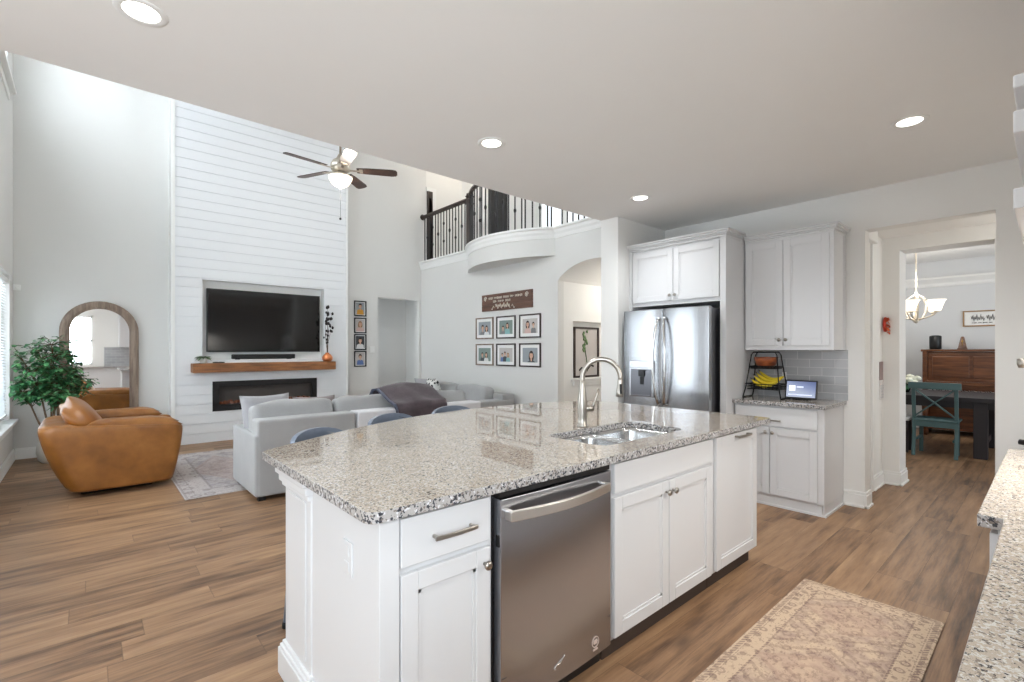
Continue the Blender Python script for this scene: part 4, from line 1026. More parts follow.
# little white sensor in the corner
o = thing('wall_sensor', 'small white sensor box high in the corner beside the window', 'sensor', (-.655, WY, 2.1))
MB().box(-.688, -.62, WY - .045, WY, 2.10, 2.17, .008).build('body', 'plastic_white', o)
MB().lathe([(.014, 0), (.012, -.008), (0, -.009)], (-.654, WY - .045, 2.13), 14, 'Y').build('lens', 'photo_mat', o)

# arched floor mirror
c = thing('floor_mirror', 'tall arched mirror in a weathered wood frame behind the leather armchair', 'mirror', (.132, 8.47, 0))
def archpts(x0, x1, zb, zt, n=24, k=1.0):
    r = (x1 - x0) / 2; cx = (x0 + x1) / 2
    return [(x0, zb)] + [(cx + r * math.cos(PI - PI * i / n), zt - r * k + r * k * math.sin(PI - PI * i / n)) for i in range(n + 1)] + [(x1, zb)]
o_, i_ = archpts(-.273, .537, 0.0, 2.012), archpts(-.172, .436, .10, 1.911)
m = MB(); y0, y1 = 8.45, 8.51; n0 = 0
rings = []
for k in range(len(o_)):
    (a, b), (p, q2) = o_[k], i_[k]; md = ((a + p) / 2, (b + q2) / 2)
    rings.append([(a, y1, b), (a, y0 + .012, b), (a * .7 + p * .3, y0, b * .7 + q2 * .3), (a * .3 + p * .7, y0, b * .3 + q2 * .7), (p, y0 + .014, q2), (p, y1, q2)])
m.loft(rings, True, True, False, loop=True); m.build('frame', 'mirror_wood', c)
mm = MB().prism(i_, 8.478, 8.484, 'Y').build('glass', 'mirror_glass', c)

# potted tree
c = thing('potted_tree', 'leafy green tree in a round white pot in the window corner', 'potted tree', (-.30, 8.09, 0))
MB().lathe([(0, 0), (.11, 0), (.145, .04), (.165, .12), (.16, .2), (.135, .265), (.128, .27), (.12, .262), (.13, .2), (0, .2)], (-.30, 8.09, 0), 32).build('pot', 'ceramic_white', c)
MB().lathe([(0, .2), (.13, .2), (.126, .235), (0, .245)], (-.30, 8.09, 0), 24).build('soil', 'soil', c)
rr = random.Random(11); tr = MB(); lf = MB()
tips = []
for (ex, ey, ez, bx_) in ((-.30, -.05, .95, -.03), (-.12, .02, 1.35, -.01), (.06, -.06, 1.30, .02), (.20, .0, 1.05, .03), (-.22, -.16, 1.2, 0), (.12, -.18, .85, .02), (.0, -.1, 1.42, 0)):
    base = Vector((-.30 + bx_, 8.09, .235)); end = Vector((-.32 + ex, 8.05 + ey, ez)); pts = []
    for i in range(9):
        t = i / 8; p = base.lerp(end, t); p.x += .05 * math.sin(4 * t + ex * 9) * t * (1 - t) * 2 - (.06 * math.sin(PI * t) * (1 if ex > 0 else -.4)); pts.append(p)
    tr.tube(pts, [.013 - .008 * i / 8 for i in range(9)], 7)
    tips += [(pts[5], .16), (pts[6], .2), (pts[7], .22), (pts[8], .2)]
twigs = []
for p, rad in tips:
    for k in range(9):
        d = Vector((rr.gauss(0, 1), rr.gauss(0, .8), rr.gauss(.1, .55))).normalized(); L = rad * rr.uniform(.5, 1.25)
        e = p + d * L
        if e.x < -.64: e.x = -.64 + rr.random() * .03
        if e.z < .80: e.z = .80 + rr.random() * .06
        if e.y > 8.38: e.y = 8.38
        tr.tube([p, p.lerp(e, .5) + Vector((0, 0, .02)), e], [.004, .003, .002], 5)
        for j in range(7):
            t = .35 + .65 * j / 6; b0 = p.lerp(e, t); a = rr.random() * 6.3
            dd = d * .5 + Vector((math.cos(a), math.sin(a), rr.uniform(-.3, .4)))
            Lf = rr.uniform(.06, .105)
            if b0.x + dd.x * Lf < -.675: dd.x = abs(dd.x)
            if b0.y + dd.y * Lf > 8.42: dd.y = -abs(dd.y)
            leafblade(lf, b0, dd, Lf, Lf * .5, .35)
tr.build('trunk', 'bark', c); lf.build('foliage', 'leaf', c)

# leather armchair (faces +X)
c = thing('armchair', 'tan brown leather armchair with loose cushions beside the potted tree', 'armchair', (.2, 6.3, 0))
def rrect(x0, x1, y0, y1, rb, rf, n=7):  # rb radius of the rear (-X) corners, rf of the front ones
    def cn(cx, cy, r, a0): return [(cx + r * math.cos(R(a0 + 90 * i / n)), cy + r * math.sin(R(a0 + 90 * i / n))) for i in range(n + 1)]
    P = cn(x1 - rf, y1 - rf, rf, 0) + cn(x0 + rb, y1 - rb, rb, 90) + cn(x0 + rb, y0 + rb, rb, 180) + cn(x1 - rf, y0 + rf, rf, 270)
    # extra points on the long front edge so the seat front can dip
    P += [(x1, y0 + rf + (y1 - y0 - 2 * rf) * i / 6) for i in range(1, 6)]
    return P
AX0, AX1, AY0, AY1 = -.34, .735, 5.86, 6.86
def ztop(x, y):
    z = .695 - .085 * (x - AX0) / (AX1 - AX0)
    if x > AX1 - .14:
        e = min(abs(y - AY0), abs(y - AY1)); k = max(0, min(1, (e - .14) / .1)); z -= .24 * k * min(1, (x - AX1 + .14) / .1)
    return z
rings = []
for ins, f, rb in ((.13, .06, .10), (.10, .07, .11), (.085, .12, .12), (.06, .28, .13), (.03, .52, .13), (.008, .78, .13), (.0, .93, .13), (.006, .975, .13), (.03, 1.0, .12), (.085, 1.0, .11), (.115, .97, .10), (.13, .9, .09)):
    lo = rrect(AX0 + ins * 2.2, AX1 - ins * .9, AY0 + ins * .25, AY1 - ins * .25, rb, .07)
    top = [ztop(x, y) for x, y in rrect(AX0 + .05, AX1 - .04, AY0 + .04, AY1 - .04, .25, .08)]
    rings.append([(x, y, .05 + (tz - .05) * (f - .06) / .94) for (x, y), tz in zip(lo, top)])
lo = rrect(AX0 + .25, AX1 - .14, AY0 + .09, AY1 - .09, .16, .06); rings.append([(x, y, .36) for x, y in lo])
MB().loft(rings, True, True).build('body', 'leather', c, sub=1)
MB().box(-.05, .5, 6.05, 6.7, .0, .07, .02).build('plinth', 'black', c)
MB().soft((.24, 6.36, .43), (.82, .72, .18), n=10, p=6, puff=.25).build('seat_cushion', 'leather', c)
MB().soft((-.03, 6.25, .69), (.22, .56, .36), Matrix.Rotation(R(-34), 3, 'Y') @ Matrix.Rotation(R(8), 3, 'X'), n=16, p=3.6, puff=.2, wob=.02, seed=5).build('back_cushion', 'leather_light', c)
MB().pillow((.34, 6.02, .625), .78, .26, .15, Matrix.Rotation(R(2), 3, 'Y'), 14, 1).build('arm_cushion', 'leather', c)
MB().pillow((.26, 6.72, .655), .74, .26, .14, Matrix.Rotation(R(0), 3, 'Y'), 14, 2).build('arm_cushion', 'leather', c)

# area rug
rg = MB().box(.66, 4.16, 5.20, 7.50, .001, .007, .003)
tag(rg.build('area_rug', 'rug_living', origin=(2.41, 6.35, .002)), 'large faded grey and rose area rug in front of the fireplace', 'rug')

# sectional sofa, back to the island
c = thing('sofa', 'light grey fabric sofa with its back to the island', 'sofa', (2.4, 5.2, 0))
SY = 4.70
m = MB(); m.box(1.115, 1.36, SY + .005, SY + .88, .04, .60, .025, 3); m.build('arm', 'sofa_fabric', c)
m = MB(); m.box(1.135, 2.045, SY, SY + .22, .04, .728, .022, 3); m.build('back_panel', 'sofa_fabric', c)
lab(MB().box(2.06, 3.64, SY - .012, SY + .21, .04, .728, .018, 3).build('back_panel', 'sofa_pale', c), 'paler right half of the sofa back')
MB().box(1.36, 3.62, SY + .15, SY + .92, .04, .30, .02).build('base', 'sofa_fabric', c)
for i, (a, b) in enumerate(((1.365, 2.10), (2.11, 2.86), (2.87, 3.62))): MB().soft(((a + b) / 2, SY + .60, .38), (b - a, .68, .18), n=8, p=7, puff=.2).build('seat_cushion', 'sofa_fabric', c)
for i, (a, b, z, t) in enumerate(((1.15, 1.91, .852, 0), (1.925, 2.64, .848, 1), (2.65, 3.6, .85, 2))):
    o = MB().soft(((a + b) / 2, SY + .32, .645), (b - a, .22, .40), Matrix.Rotation(R(-9), 3, 'X'), n=12, p=9, puff=.12, wob=.008, seed=t).build('back_cushion', 'sofa_fabric', c)
MB().box(1.15, 1.21, SY + .03, SY + .09, 0, .045).box(1.15, 1.21, SY + .78, SY + .84, .0075, .045).box(3.5, 3.56, SY + .03, SY + .09, 0, .045).build('foot', 'black', c)
def Rz(a): return Matrix.Rotation(R(a), 3, 'Z')
def tilt(rx, rz): return Matrix.Rotation(R(rz), 3, 'Z') @ Matrix.Rotation(R(rx), 3, 'X')
tag(MB().pillow((1.36, SY + .56, .67), .48, .50, .17, tilt(74, 6), 12, 4).build('throw_pillow', 'pillow_grey'), 'grey throw pillow at the left end of the sofa', 'pillow', 'throw pillows on the sofas')
tag(MB().pillow((1.85, SY + .60, .65), .44, .44, .16, tilt(72, -6), 12, 6).build('throw_pillow', 'pillow_mauve'), 'mauve throw pillow beside the grey pillow on the sofa', 'pillow', 'throw pillows on the sofas')
# sofa along the picture wall
c = thing('sofa', 'second light grey sofa standing along the wall with framed photos', 'sofa', (4.5, 6.5, 0))
MB().box(3.98, 4.95, 5.56, 5.80, .04, .60, .025, 3).build('arm', 'sofa_fabric', c)
MB().box(3.98, 4.95, 7.4, 7.64, .04, .60, .025, 3).build('arm', 'sofa_fabric', c)
MB().box(4.74, 4.98, 5.57, 7.63, .04, .68, .025, 3).build('back_panel', 'sofa_fabric', c)
MB().box(4.0, 4.75, 5.8, 7.4, .04, .30, .02).build('base', 'sofa_fabric', c)
for a, b in ((5.81, 6.6), (6.61, 7.39)):
    MB().soft((4.36, (a + b) / 2, .38), (.74, b - a, .18), n=8, p=7, puff=.2).build('seat_cushion', 'sofa_fabric', c)
    MB().soft((4.66, (a + b) / 2, .60), (.22, b - a, .36), Matrix.Rotation(R(12), 3, 'Y'), n=12, p=9, puff=.12, wob=.008, seed=int(a * 10)).build('back_cushion', 'sofa_fabric', c)
MB().box(4.0, 4.06, 5.6, 5.66, .0075, .045).box(4.88, 4.94, 5.6, 5.66, 0, .045).box(4.0, 4.06, 7.54, 7.6, .0075, .045).build('foot', 'black', c)
tag(MB().pillow((4.34, 6.86, .68), .42, .42, .16, Matrix.Rotation(R(-12), 3, 'Z') @ Matrix.Rotation(R(78), 3, 'Y'), 12, 8).build('throw_pillow', 'pillow_pattern'), 'black and white patterned pillow on the sofa by the photo wall', 'pillow', 'throw pillows on the sofas')
tag(MB().pillow((4.40, 7.22, .68), .40, .42, .16, Matrix.Rotation(R(30), 3, 'Z') @ Matrix.Rotation(R(76), 3, 'Y'), 12, 9).build('throw_pillow', 'pillow_grey'), 'plain grey pillow leaning behind the black and white patterned pillow', 'pillow', 'throw pillows on the sofas')
# blanket thrown over the sofa back
path = [(SY - .035, .60), (SY - .04, .70), (SY + .0, .755), (SY + .12, .80), (SY + .25, .875), (SY + .35, .915), (SY + .45, .90), (SY + .53, .80)]
def bl_fn(u, v):
    k = v * (len(path) - 1); i = min(int(k), len(path) - 2); t = k - i
    y = path[i][0] * (1 - t) + path[i + 1][0] * t; z = path[i][1] * (1 - t) + path[i + 1][1] * t
    x0, x1 = 2.50 - .06 * v, 3.13 - .05 * abs(v - .3)
    z += .012 * math.sin(9 * u + 4 * v) * math.sin(7 * v + 2 * u) + .05 * math.sin(PI * u) * v + .03 * u * v - (.0 if v > .2 else .05 * u * 0)
    y -= .012 * math.sin(11 * u + 1) * (1 - v)
    if v < .35: z += (.35 - v) / .35 * (.06 * u)
    return (x0 + (x1 - x0) * u, y, z)
m = MB().sheet(bl_fn, 28, 28)
bk = m.build('throw_blanket', 'blanket'); sm = bk.modifiers.new('thick', 'SOLIDIFY'); sm.thickness = .028; sm.offset = 0; tag(bk, 'dark plum plush blanket thrown over the sofa back', 'blanket')
m = MB().strip([Vector(bl_fn(0, v / 14)) + Vector((-.012, -.006, .006)) for v in range(1, 15)], .03, .02); m.build('lining_edge', 'blanket_lining', bk)

# bar stools
def make_stool():
    c = thing('bar_stool', '', 'stool', (0, 0, 0), 'metal bar stools at the island')   # faces -Y, back at +Y
    m = MB().lathe([(0, .63), (.19, .63), (.2, .64), (.2, .655), (.18, .665), (0, .66)], (0, 0, 0), 4 * 7); m.build('seat', 'stool_metal', c)
    for sx in (-1, 1):
        for sy in (-1, 1):
            l = MB().tube([(.15 * sx, .15 * sy, .635), (.19 * sx, .19 * sy, .32), (.21 * sx, .21 * sy, .015)], [.02, .017, .013], 8).build('leg', 'stool_metal', c)
            MB().lathe([(.016, 0), (.017, .02), (.014, .03)], (.21 * sx, .21 * sy, 0), 10).build('foot', 'rubber', l)
    m = MB(); q = [(.2 * a, .2 * b, .26) for a, b in ((-1, -1), (1, -1), (1, 1), (-1, 1))]; m.tube(q, .009, 8, True); m.build('footrest', 'stool_metal', c)
    m = MB(); pts = [(-.19, .06, .65), (-.2, .14, .80)]
    for i in range(13):
        a = PI - PI * i / 12; pts.append((.205 * math.cos(a), .16 + .075 * math.sin(a), .845 + .085 * math.sin(a) ** .7))
    pts += [(.2, .14, .80), (.19, .06, .65)]
    m.strip(pts, .022, .024); m.build('back_frame', 'stool_metal', c)
    MB().sheet(lambda u, v: (.2 * math.cos(PI - PI * u) * .97, .155 + .075 * math.sin(PI * u), .68 + (.16 + .08 * math.sin(PI * u)) * v), 12, 3).build('back_splat', 'stool_metal', c)
    return c
st = make_stool()
for i, (x, y, a, txt) in enumerate(((1.015, 2.42, 30, 'grey metal bar stool nearest the left corner of the island'), (1.545, 2.69, 17, 'grey metal bar stool in the middle of the curved bar side'), (2.06, 2.78, 7, 'grey metal bar stool farthest along the curved bar side'))):
    t = st if i == 0 else copy_tree(st)
    t.location = (x, y, 0); t.rotation_euler = (0, 0, R(a)); t['label'] = txt

# ceiling fan
fx, fy, fz = 2.30, 5.74, 3.57
c = thing('ceiling_fan', 'five-blade ceiling fan with dark blades and a frosted bowl light', 'ceiling fan', (fx, fy, fz - .3))
MB().tube([(fx, fy, fz + .12), (fx, fy, GH - .05)], .013, 10).build('downrod', 'fan_metal', c)
MB().lathe([(.02, -.12), (.07, -.05), (.075, 0), (.0, 0)], (fx, fy, GH), 24).build('canopy', 'fan_metal', c)
MB().lathe([(0, -.06), (.07, -.06), (.11, -.03), (.115, .03), (.09, .08), (.05, .11), (.025, .16), (0, .16)], (fx, fy, fz), 28).build('motor_housing', 'fan_metal', c)
lk = MB().lathe([(0, -.13), (.06, -.13), (.1, -.1), (.1, -.085), (.05, -.06), (0, -.06)], (fx, fy, fz), 28).build('light_fitter', 'fan_metal', c)
MB().lathe([(0, -.235), (.05, -.228), (.1, -.195), (.135, -.14), (.14, -.115), (.13, -.112), (0, -.115)], (fx, fy, fz), 32).build('bowl_shade', 'shade_glow', lk)
MB().lathe([(0, -.262), (.012, -.255), (.02, -.238), (.0, -.232)], (fx, fy, fz), 14).build('finial', 'fan_metal', lk)
a0 = math.atan2(math.sin(R(YAW)), math.cos(R(YAW)))
for k in range(5):
    ang = R(YAW - 90 + 12 + 72 * k)
    T = Matrix.Translation((fx, fy, fz - .02)) @ Matrix.Rotation(ang, 4, 'Z') @ Matrix.Rotation(R(-12), 4, 'X')
    out = [(.19, -.05), (.3, -.062), (.6, -.072), (.655, -.06), (.67, -.03), (.67, .03), (.655, .06), (.6, .072), (.3, .062), (.19, .05)]
    m = MB(); m.loft([[T @ Vector((x, y, z)) for x, y in out] for z in (-.004, .004)], True, True, False); bd = m.build('blade', 'blade_wood', c)
    MB().box(.09, .25, -.016, .016, -.012, -.004, .003, mat=T).box(.22, .26, -.04, .04, -.010, -.004, .003, mat=T).build('blade_iron', 'fan_metal', bd)
ch = MB().tube([(fx, fy, fz - .26), (fx, fy, fz - .60)], .0016, 5); ch.lathe([(0, -.02), (.012, -.012), (.014, 0), (.006, .016), (0, .018)], (fx, fy, fz - .615), 12)
ch.build('pull_chain', 'iron', c)
l = bpy.data.lights.new('fan_lamp', 'POINT'); l.energy = 26; l.color = (1, .93, .82); l.shadow_soft_size = .1
lo = bpy.data.objects.new('fan_lamp', l); COL.objects.link(lo); lo.location = (fx, fy, fz - .33)

# ================================================================== BALCONY RAILING
c = thing('balcony_railing', 'dark wrought iron balcony railing with wooden handrail along the upper landing', 'railing', (PX, 6.2, 3.14))
RT = 4.06; RO = -.035
rail = [(PX - RO, WY - .01), (PX - RO, 6.97)]
def crv(n=40): return [(x, y) for x, y in reversed(arc(RO, n))]
arcp = crv()
def railbar(pts, name): 
    m = MB(); m.strip([(x, y, RT) for x, y in pts], .062, .05); m.strip([(x, y, RT - .033) for x, y in pts], .036, .02); return m.build(name, 'rail_wood', c, bevel=.008)
railbar(rail, 'handrail'); railbar(arcp[1:] + [(PX - RO, 4.0), (PX - RO, EY + .02)], 'handrail')
nw = MB().box(PX - RO - .05, PX - RO + .05, 6.87, 6.97, 3.14, RT + .03, .004).box(PX - RO - .062, PX - RO + .062, 6.858, 6.982, RT + .03, RT + .055, .006).box(PX - RO - .05, PX - RO + .05, 6.87, 6.97, RT + .055, RT + .1, .012).box(PX - RO - .058, PX - RO + .058, 6.862, 6.978, RT - .1, RT - .075, .004).build('newel_post', 'rail_wood', c)
MB().lathe([(.055, 0), (.06, -.012), (.045, -.022), (.0, -.024)], (PX - RO, WY, RT), 20, 'Y').build('wall_rosette', 'rail_wood', c)
def baluster(x, y, style):
    m = MB().box(x - .008, x + .008, y - .008, y + .008, 3.14, RT - .04)
    if style == 1: m.lathe([(.009, -.045), (.02, -.015), (.022, 0), (.02, .015), (.009, .045)], (x, y, 3.62), 8)
    if style == 2:
        for zz in (3.45, 3.79): m.lathe([(.009, -.04), (.02, -.012), (.022, 0), (.02, .012), (.009, .04)], (x, y, zz), 8)
    return m.lathe([(.018, 0), (.016, .02), (.009, .026)], (x, y, 3.14), 8).build('baluster', 'iron', c)
n = 15
for i in range(n): baluster(PX - RO, WY - .09 - (WY - .09 - 7.07) * i / (n - 1), (0, 1, 0, 2)[i % 4])
L = 0; acc = 0; last = arcp[0]; cnt = 0
ext = arcp + [(PX - RO, 4.80 - .103 * k) for k in range(1, 13)]
for p in ext[1:]:
    d = math.hypot(p[0] - last[0], p[1] - last[1]); acc += d; last = p
    if acc >= .1:
        acc -= .1; baluster(p[0], p[1], (0, 1, 0, 2)[cnt % 4]); cnt += 1

# niche in the vaulted passage: framed flower print over a moulded ledge
NY = ay1 + .10
c, pt = framed('picture_frame', 'dark framed flower print standing in the niche seen through the archway', 'picture', 'Y', 5.525, 6.12, .938, 1.715, NY, -1, 'rail_wood', .028, .0, 'ph_bg_pale', [], None, .03)
MB().tube([pt(.02, -.30, .006), pt(.0, -.1, .006), pt(-.04, .08, .006), pt(-.03, .26, .006)], .006, 6).build('stem', 'stem_green', c)
m = MB(); rr = random.Random(4)
for k in range(16): m.lathe([(0, -.001), (.026, 0), (.014, -.006), (0, -.006)], pt(-.03 + rr.uniform(-.055, .055), .02 + .02 * k, .008), 7, 'Y')
m.build('blossom', 'leaf_pale', c)
MB().tube([pt(.02, -.27, .006), pt(.1, -.2, .006), pt(.17, -.22, .006)], .014, 6).tube([pt(.02, -.27, .006), pt(-.12, -.24, .006), pt(-.17, -.28, .006)], .012, 6).build('leaves', 'dry_leaf', c)
c = thing('wall_ledge', 'white moulded ledge below the flower print in the archway', 'shelf', (5.9, ay1, .82))
MB().box(5.36, 6.46, ay1 - .06, ay1 - .001, .905, .935, .006).box(5.385, 6.43, ay1 - .04, ay1 - .001, .86, .905, .006).box(5.40, 6.41, ay1 - .02, ay1 - .001, .82, .86, .006).build('shelf', 'trim_white', c)

# ================================================================== HALL AND DINING ROOM
c = thing('wreath', 'small red and orange wreath hanging on the hall wall', 'wreath', (6.16, 1.17, 1.53))
m = MB().tube([(6.16 + .1 * math.cos(t), 1.145, 1.62 + .075 * math.sin(t)) for t in [i * PI / 12 for i in range(24)]], .015, 8, True); m.build('ring', 'red', c)
m = MB(); rr = random.Random(9)
for i in range(60):
    t = rr.random() * 6.283; p = (6.16 + .1 * math.cos(t), 1.14, 1.62 + .075 * math.sin(t)); a = rr.random() * 6.3
    leafblade(m, p, (math.cos(a), -.8, math.sin(a)), .06, .035, .2)
m.build('leaves', 'orange', c)
MB().tube([(6.17, 1.13, 1.56), (6.2, 1.125, 1.53), (6.19, 1.13, 1.50)], .015, 6).build('bow', 'dry_leaf', c)
c = thing('wall_calendar', 'paper wall calendar hanging below the wreath in the hall', 'calendar', (6.1, 1.17, .86))
B('picture_page', 'calendar_image', (5.97, 6.26, 1.163, 1.169, 1.055, 1.24), c); B('date_page', 'calendar_paper', (5.97, 6.26, 1.160, 1.169, .86, 1.05), c)
m = MB()
for k in range(5): m.box(5.99, 6.24, 1.159, 1.161, .875 + .032 * k, .877 + .032 * k)
for k in range(8): m.box(5.99 + .0355 * k, 5.992 + .0355 * k, 1.159, 1.161, .875, 1.004)
m.build('date_grid', 'stool_metal', c)
# dining table
c = thing('dining_table', 'long black dining table with thick square legs behind the teal chair', 'table', (8.9, .7, 0))
m = MB()
for k in range(6): m.box(8.25 + k * .215, 8.25 + (k + 1) * .215 - .003, -.5, 1.75, .705, .76, .004)
m.build('tabletop', 'espresso', c)
MB().box(8.32, 8.35, -.4, 1.65, .62, .705).box(9.42, 9.45, -.4, 1.65, .62, .705).box(8.32, 9.45, -.42, -.39, .62, .705).box(8.32, 9.45, 1.64, 1.67, .62, .705).build('apron', 'espresso', c)
for x in (8.3, 9.36):
    for y in (.545, 1.6): MB().box(x, x + .13, y, y + .13, 0, .705, .006).build('leg', 'espresso', c)
MB().box(8.35, 9.40, .58, .64, .12, .2, .004).box(8.35, 9.40, 1.63, 1.69, .12, .2, .004).build('stretcher', 'espresso', c)
# cross-back chair, back toward the camera
c = thing('dining_chair', 'teal wooden cross-back chair pulled up to the black table', 'chair', (8.2, 1.0, 0))
yl, yr, xb = 1.215, .805, 8.05
for y in (yl, yr):
    MB().strip([(xb - .03, y, 0), (xb + .03, y, .25), (xb + .04, y, .46), (xb + .01, y, .70), (xb - .02, y, .90)], .038, .03, up=(1, 0, 0)).build('rear_leg', 'teal', c, bevel=.005)
for y in (1.19, .83): MB().box(8.40, 8.44, y - .02, y + .02, 0, .45, .004).build('front_leg', 'teal', c)
MB().box(8.06, 8.46, .785, 1.235, .445, .475, .012).build('seat', 'teal', c)
MB().box(8.07, 8.095, .82, 1.2, .375, .445, .003).box(8.40, 8.42, .82, 1.2, .375, .445, .003).box(8.08, 8.42, .81, .83, .375, .445, .003).box(8.08, 8.42, 1.19, 1.21, .375, .445, .003).build('apron', 'teal', c)
k = 10; MB().strip([(xb - .035 - .02 * math.sin(PI * i / k), .755 + .51 * i / k, .905) for i in range(k + 1)], .028, .085).build('top_rail', 'teal', c, bevel=.006)
MB().strip([(xb + .03, yl, .50), (xb + .0, 1.01, .69), (xb - .025, yr, .87)], .016, .036, up=(1, 0, 0)).build('cross_brace', 'teal', c)
MB().strip([(xb + .03, yr, .50), (xb + .0, 1.01, .69), (xb - .025, yl, .87)], .016, .036, up=(1, 0, 0)).build('cross_brace', 'teal', c)
MB().box(8.08, 8.42, .82, .845, .2, .23, .003).box(8.08, 8.42, 1.175, 1.2, .2, .23, .003).build('stretcher', 'teal', c)
# bench behind the table end
c = thing('dining_bench', 'dark bench with pale seat left of the teal chair at the dining table', 'bench', (8.28, 1.78, 0))
MB().box(8.12, 8.45, 1.275, 2.3, .425, .46, .006).build('seat', 'wall_paint', c)
MB().box(8.16, 8.41, 1.31, 2.26, .36, .425).build('rail', 'espresso', c)
for x in (8.14, 8.38):
    for y in (1.29, 2.22): MB().box(x, x + .05, y, y + .06, 0, .425, .003).build('leg', 'espresso', c)
# upright piano
c = thing('upright_piano', 'brown wooden upright piano against the dining room wall', 'piano', (10.5, .6, 0))
py0, py1 = -.1, 1.44; px = 10.3
MB().box(px + .02, DX - .12, py0 + .03, py1 - .03, .08, 1.33).build('case', 'piano_wood', c)
MB().box(px - .03, DX - .1, py0 - .03, py1 + .02, 1.335, 1.372, .006).build('lid', 'piano_wood', c)
MB().box(px - .005, px + .03, py0 + .07, py1 - .07, .84, 1.3, .004).box(px - .02, px, py0 + .16, py0 + .62, .92, 1.26, .01).box(px - .02, px, py0 + .66, py1 - .6, .92, 1.26, .01).box(px - .02, px, py1 - .56, py1 - .12, .92, 1.26, .01).build('upper_panel', 'piano_wood', c)
for y in (py0, py1 - .06): MB().box(px - .02, DX - .12, y, y + .06, 0, 1.335, .005).build('side_cheek', 'piano_wood', c)
MB().box(px - .04, px + .02, py0 + .04, py1 - .04, .80, .86, .008).build('fallboard', 'piano_wood', c)
MB().box(px - .26, px + .02, py0 + .02, py1 - .02, .62, .70, .008).build('key_bed', 'piano_wood', c)
MB().box(px - .24, px - .05, py0 + .08, py1 - .08, .70, .72, .002).build('white_keys', 'plastic_white', c)
m = MB()
for k in range(50):
    if k % 7 not in (2, 6): m.box(px - .17, px - .05, py0 + .105 + k * .0262, py0 + .117 + k * .0262, .72, .732)
m.build('black_keys', 'ebony', c)
for y in (py0 + .02, py1 - .1): MB().lathe([(.03, 0), (.045, .05), (.035, .3), (.05, .58), (.05, .62)], (px - .2, y + .04, 0), 12).build('front_leg', 'piano_wood', c)
c = thing('smart_speaker', 'black cylinder speaker standing on top of the piano', 'speaker', (10.5, 1.3, 1.372))
MB().lathe([(0, 0), (.07, 0), (.078, .01), (.078, .21), (.07, .222), (0, .222)], (10.5, 1.305, 1.372), 28).build('body', 'black', c)
MB().lathe([(0, .222), (.055, .222), (.05, .228), (0, .228)], (10.5, 1.305, 1.372), 24).build('top_panel', 'black_satin', c)
c = thing('metronome', 'wooden pyramid metronome standing on top of the piano', 'metronome', (10.5, .975, 1.372))
m = MB(); m.loft([[(10.5 + s * a, .975 + s * b, z) for a, b in ((-1, -1), (1, -1), (1, 1), (-1, 1))] for s, z in ((.06, 1.372), (.06, 1.385), (.052, 1.39), (.022, 1.56), (.012, 1.575))], True, True, False); m.build('case', 'piano_wood', c)
MB().tube([(10.44, .975, 1.42), (10.468, .975, 1.54)], .004, 6).build('pendulum', 'brass', c); MB().lathe([(0, -.004), (.014, -.004), (.014, .004), (0, .004)], (10.46, .975, 1.50), 14, 'X').build('weight', 'brass', c)
# flower arrangement on table
c = thing('flower_vase', 'white flowers with green leaves standing on the dining table', 'flowers', (8.75, 1.45, .76))
MB().lathe([(0, 0), (.05, 0), (.07, .05), (.06, .11), (.05, .13), (.045, .13), (.05, .08), (0, .08)], (8.75, 1.42, .761), 20).build('vase', 'glass_dark', c)
m = MB(); rr = random.Random(5)
for i in range(46):
    a = rr.random() * 6.3; leafblade(m, (8.75, 1.42, .87), (math.cos(a), math.sin(a) + .3, rr.uniform(-.1, .8)), rr.uniform(.14, .26), .075, .5)
m.build('leaves', 'leaf', c); m = MB()
for i in range(16):
    p = Vector((8.72 + rr.uniform(-.09, .07), 1.335 + rr.uniform(-.085, .085), .945 + rr.uniform(-.04, .035))); k_ = rr.uniform(.04, .055)
    m.lathe([(0, -.8 * k_), (.7 * k_, -.5 * k_), (k_, 0), (.85 * k_, .35 * k_), (.6 * k_, .4 * k_), (.55 * k_, .6 * k_), (.25 * k_, .62 * k_), (.2 * k_, .75 * k_), (0, .7 * k_)], p, 12)
m.build('blossoms', 'petal', c)
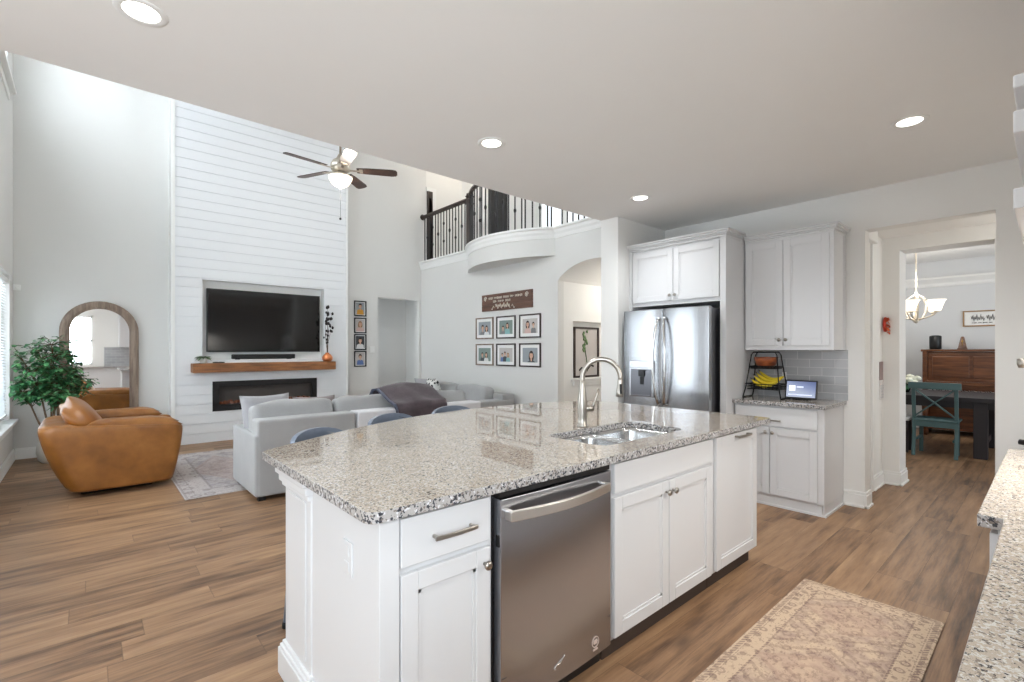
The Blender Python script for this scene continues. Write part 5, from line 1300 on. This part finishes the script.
# wall picture with cursive lettering too small to read
c, pt = framed('picture_frame', 'wide framed script print on the dining room wall above the piano', 'picture', 'X', .45, 1.01, 1.745, 2.005, DX, -1, 'gold', .02, .0, 'ph_white', None, None, .025)
pl2 = lambda yc, u, z: pt(u - yc, z, .004)
scrawl(c, 'script_dark', .03, .01, .3, .08, 2, (7, 5), pl2, .0032, True); scrawl(c, 'script_dark', .05, -.07, .24, .012, 3, (4, 3, 4, 3), pl2, .0025)
# chandelier
cx, cy = 8.9, 1.316
c = thing('chandelier', 'pale metal chandelier with white glass shades hanging in the dining room', 'chandelier', (cx, cy, 1.74))
MB().lathe([(0, -.03), (.06, -.03), (.075, -.005), (.075, 0), (0, 0)], (cx, cy, 2.88), 24).build('canopy', 'chandelier_metal', c)
MB().tube([(cx, cy, 2.86), (cx, cy, 2.18)], .009, 8).build('rod', 'chandelier_metal', c)
MB().lathe([(0, 2.17), (.012, 2.19), (.02, 2.15), (.012, 2.1), (.02, 2.0), (.015, 1.9), (.03, 1.8), (.035, 1.77), (.012, 1.745), (0, 1.74)], (cx, cy, 0), 16).build('stem', 'chandelier_metal', c)
for k in range(6):
    a = PI * k / 3 + .3; u = Vector((math.cos(a), math.sin(a), 0))
    MB().strip([Vector((cx, cy, z)) + u * r for r, z in ((.02, 2.15), (.10, 2.1), (.14, 2.0), (.13, 1.9), (.08, 1.81), (.03, 1.78))], .02, .006, up=u).build('cage_bar', 'chandelier_metal', c)
for k in range(5):
    a = 2 * PI * k / 5 + .55; u = Vector((math.cos(a), math.sin(a), 0)); P0 = Vector((cx, cy, 0))
    ar = MB().tube([P0 + u * .03 + Vector((0, 0, 1.80)), P0 + u * .12 + Vector((0, 0, 1.815)), P0 + u * .22 + Vector((0, 0, 1.85)), P0 + u * .255 + Vector((0, 0, 1.89))], .009, 8).lathe([(.0, 1.885), (.03, 1.885), (.035, 1.9), (0, 1.9)], P0 + u * .255, 14).build('arm', 'chandelier_metal', c)
    MB().lathe([(.035, 1.9), (.05, 1.91), (.062, 1.96), (.085, 2.03), (.105, 2.055), (.1, 2.057), (.078, 2.03), (.055, 1.965), (.04, 1.915)], P0 + u * .255, 22, cap=False).build('shade', 'shade_glow', ar)
l = bpy.data.lights.new('chandelier_lamp', 'POINT'); l.energy = 32; l.color = (1, .95, .88); l.shadow_soft_size = .15
lo = bpy.data.objects.new('chandelier_lamp', l); COL.objects.link(lo); lo.location = (cx, cy, 2.25)
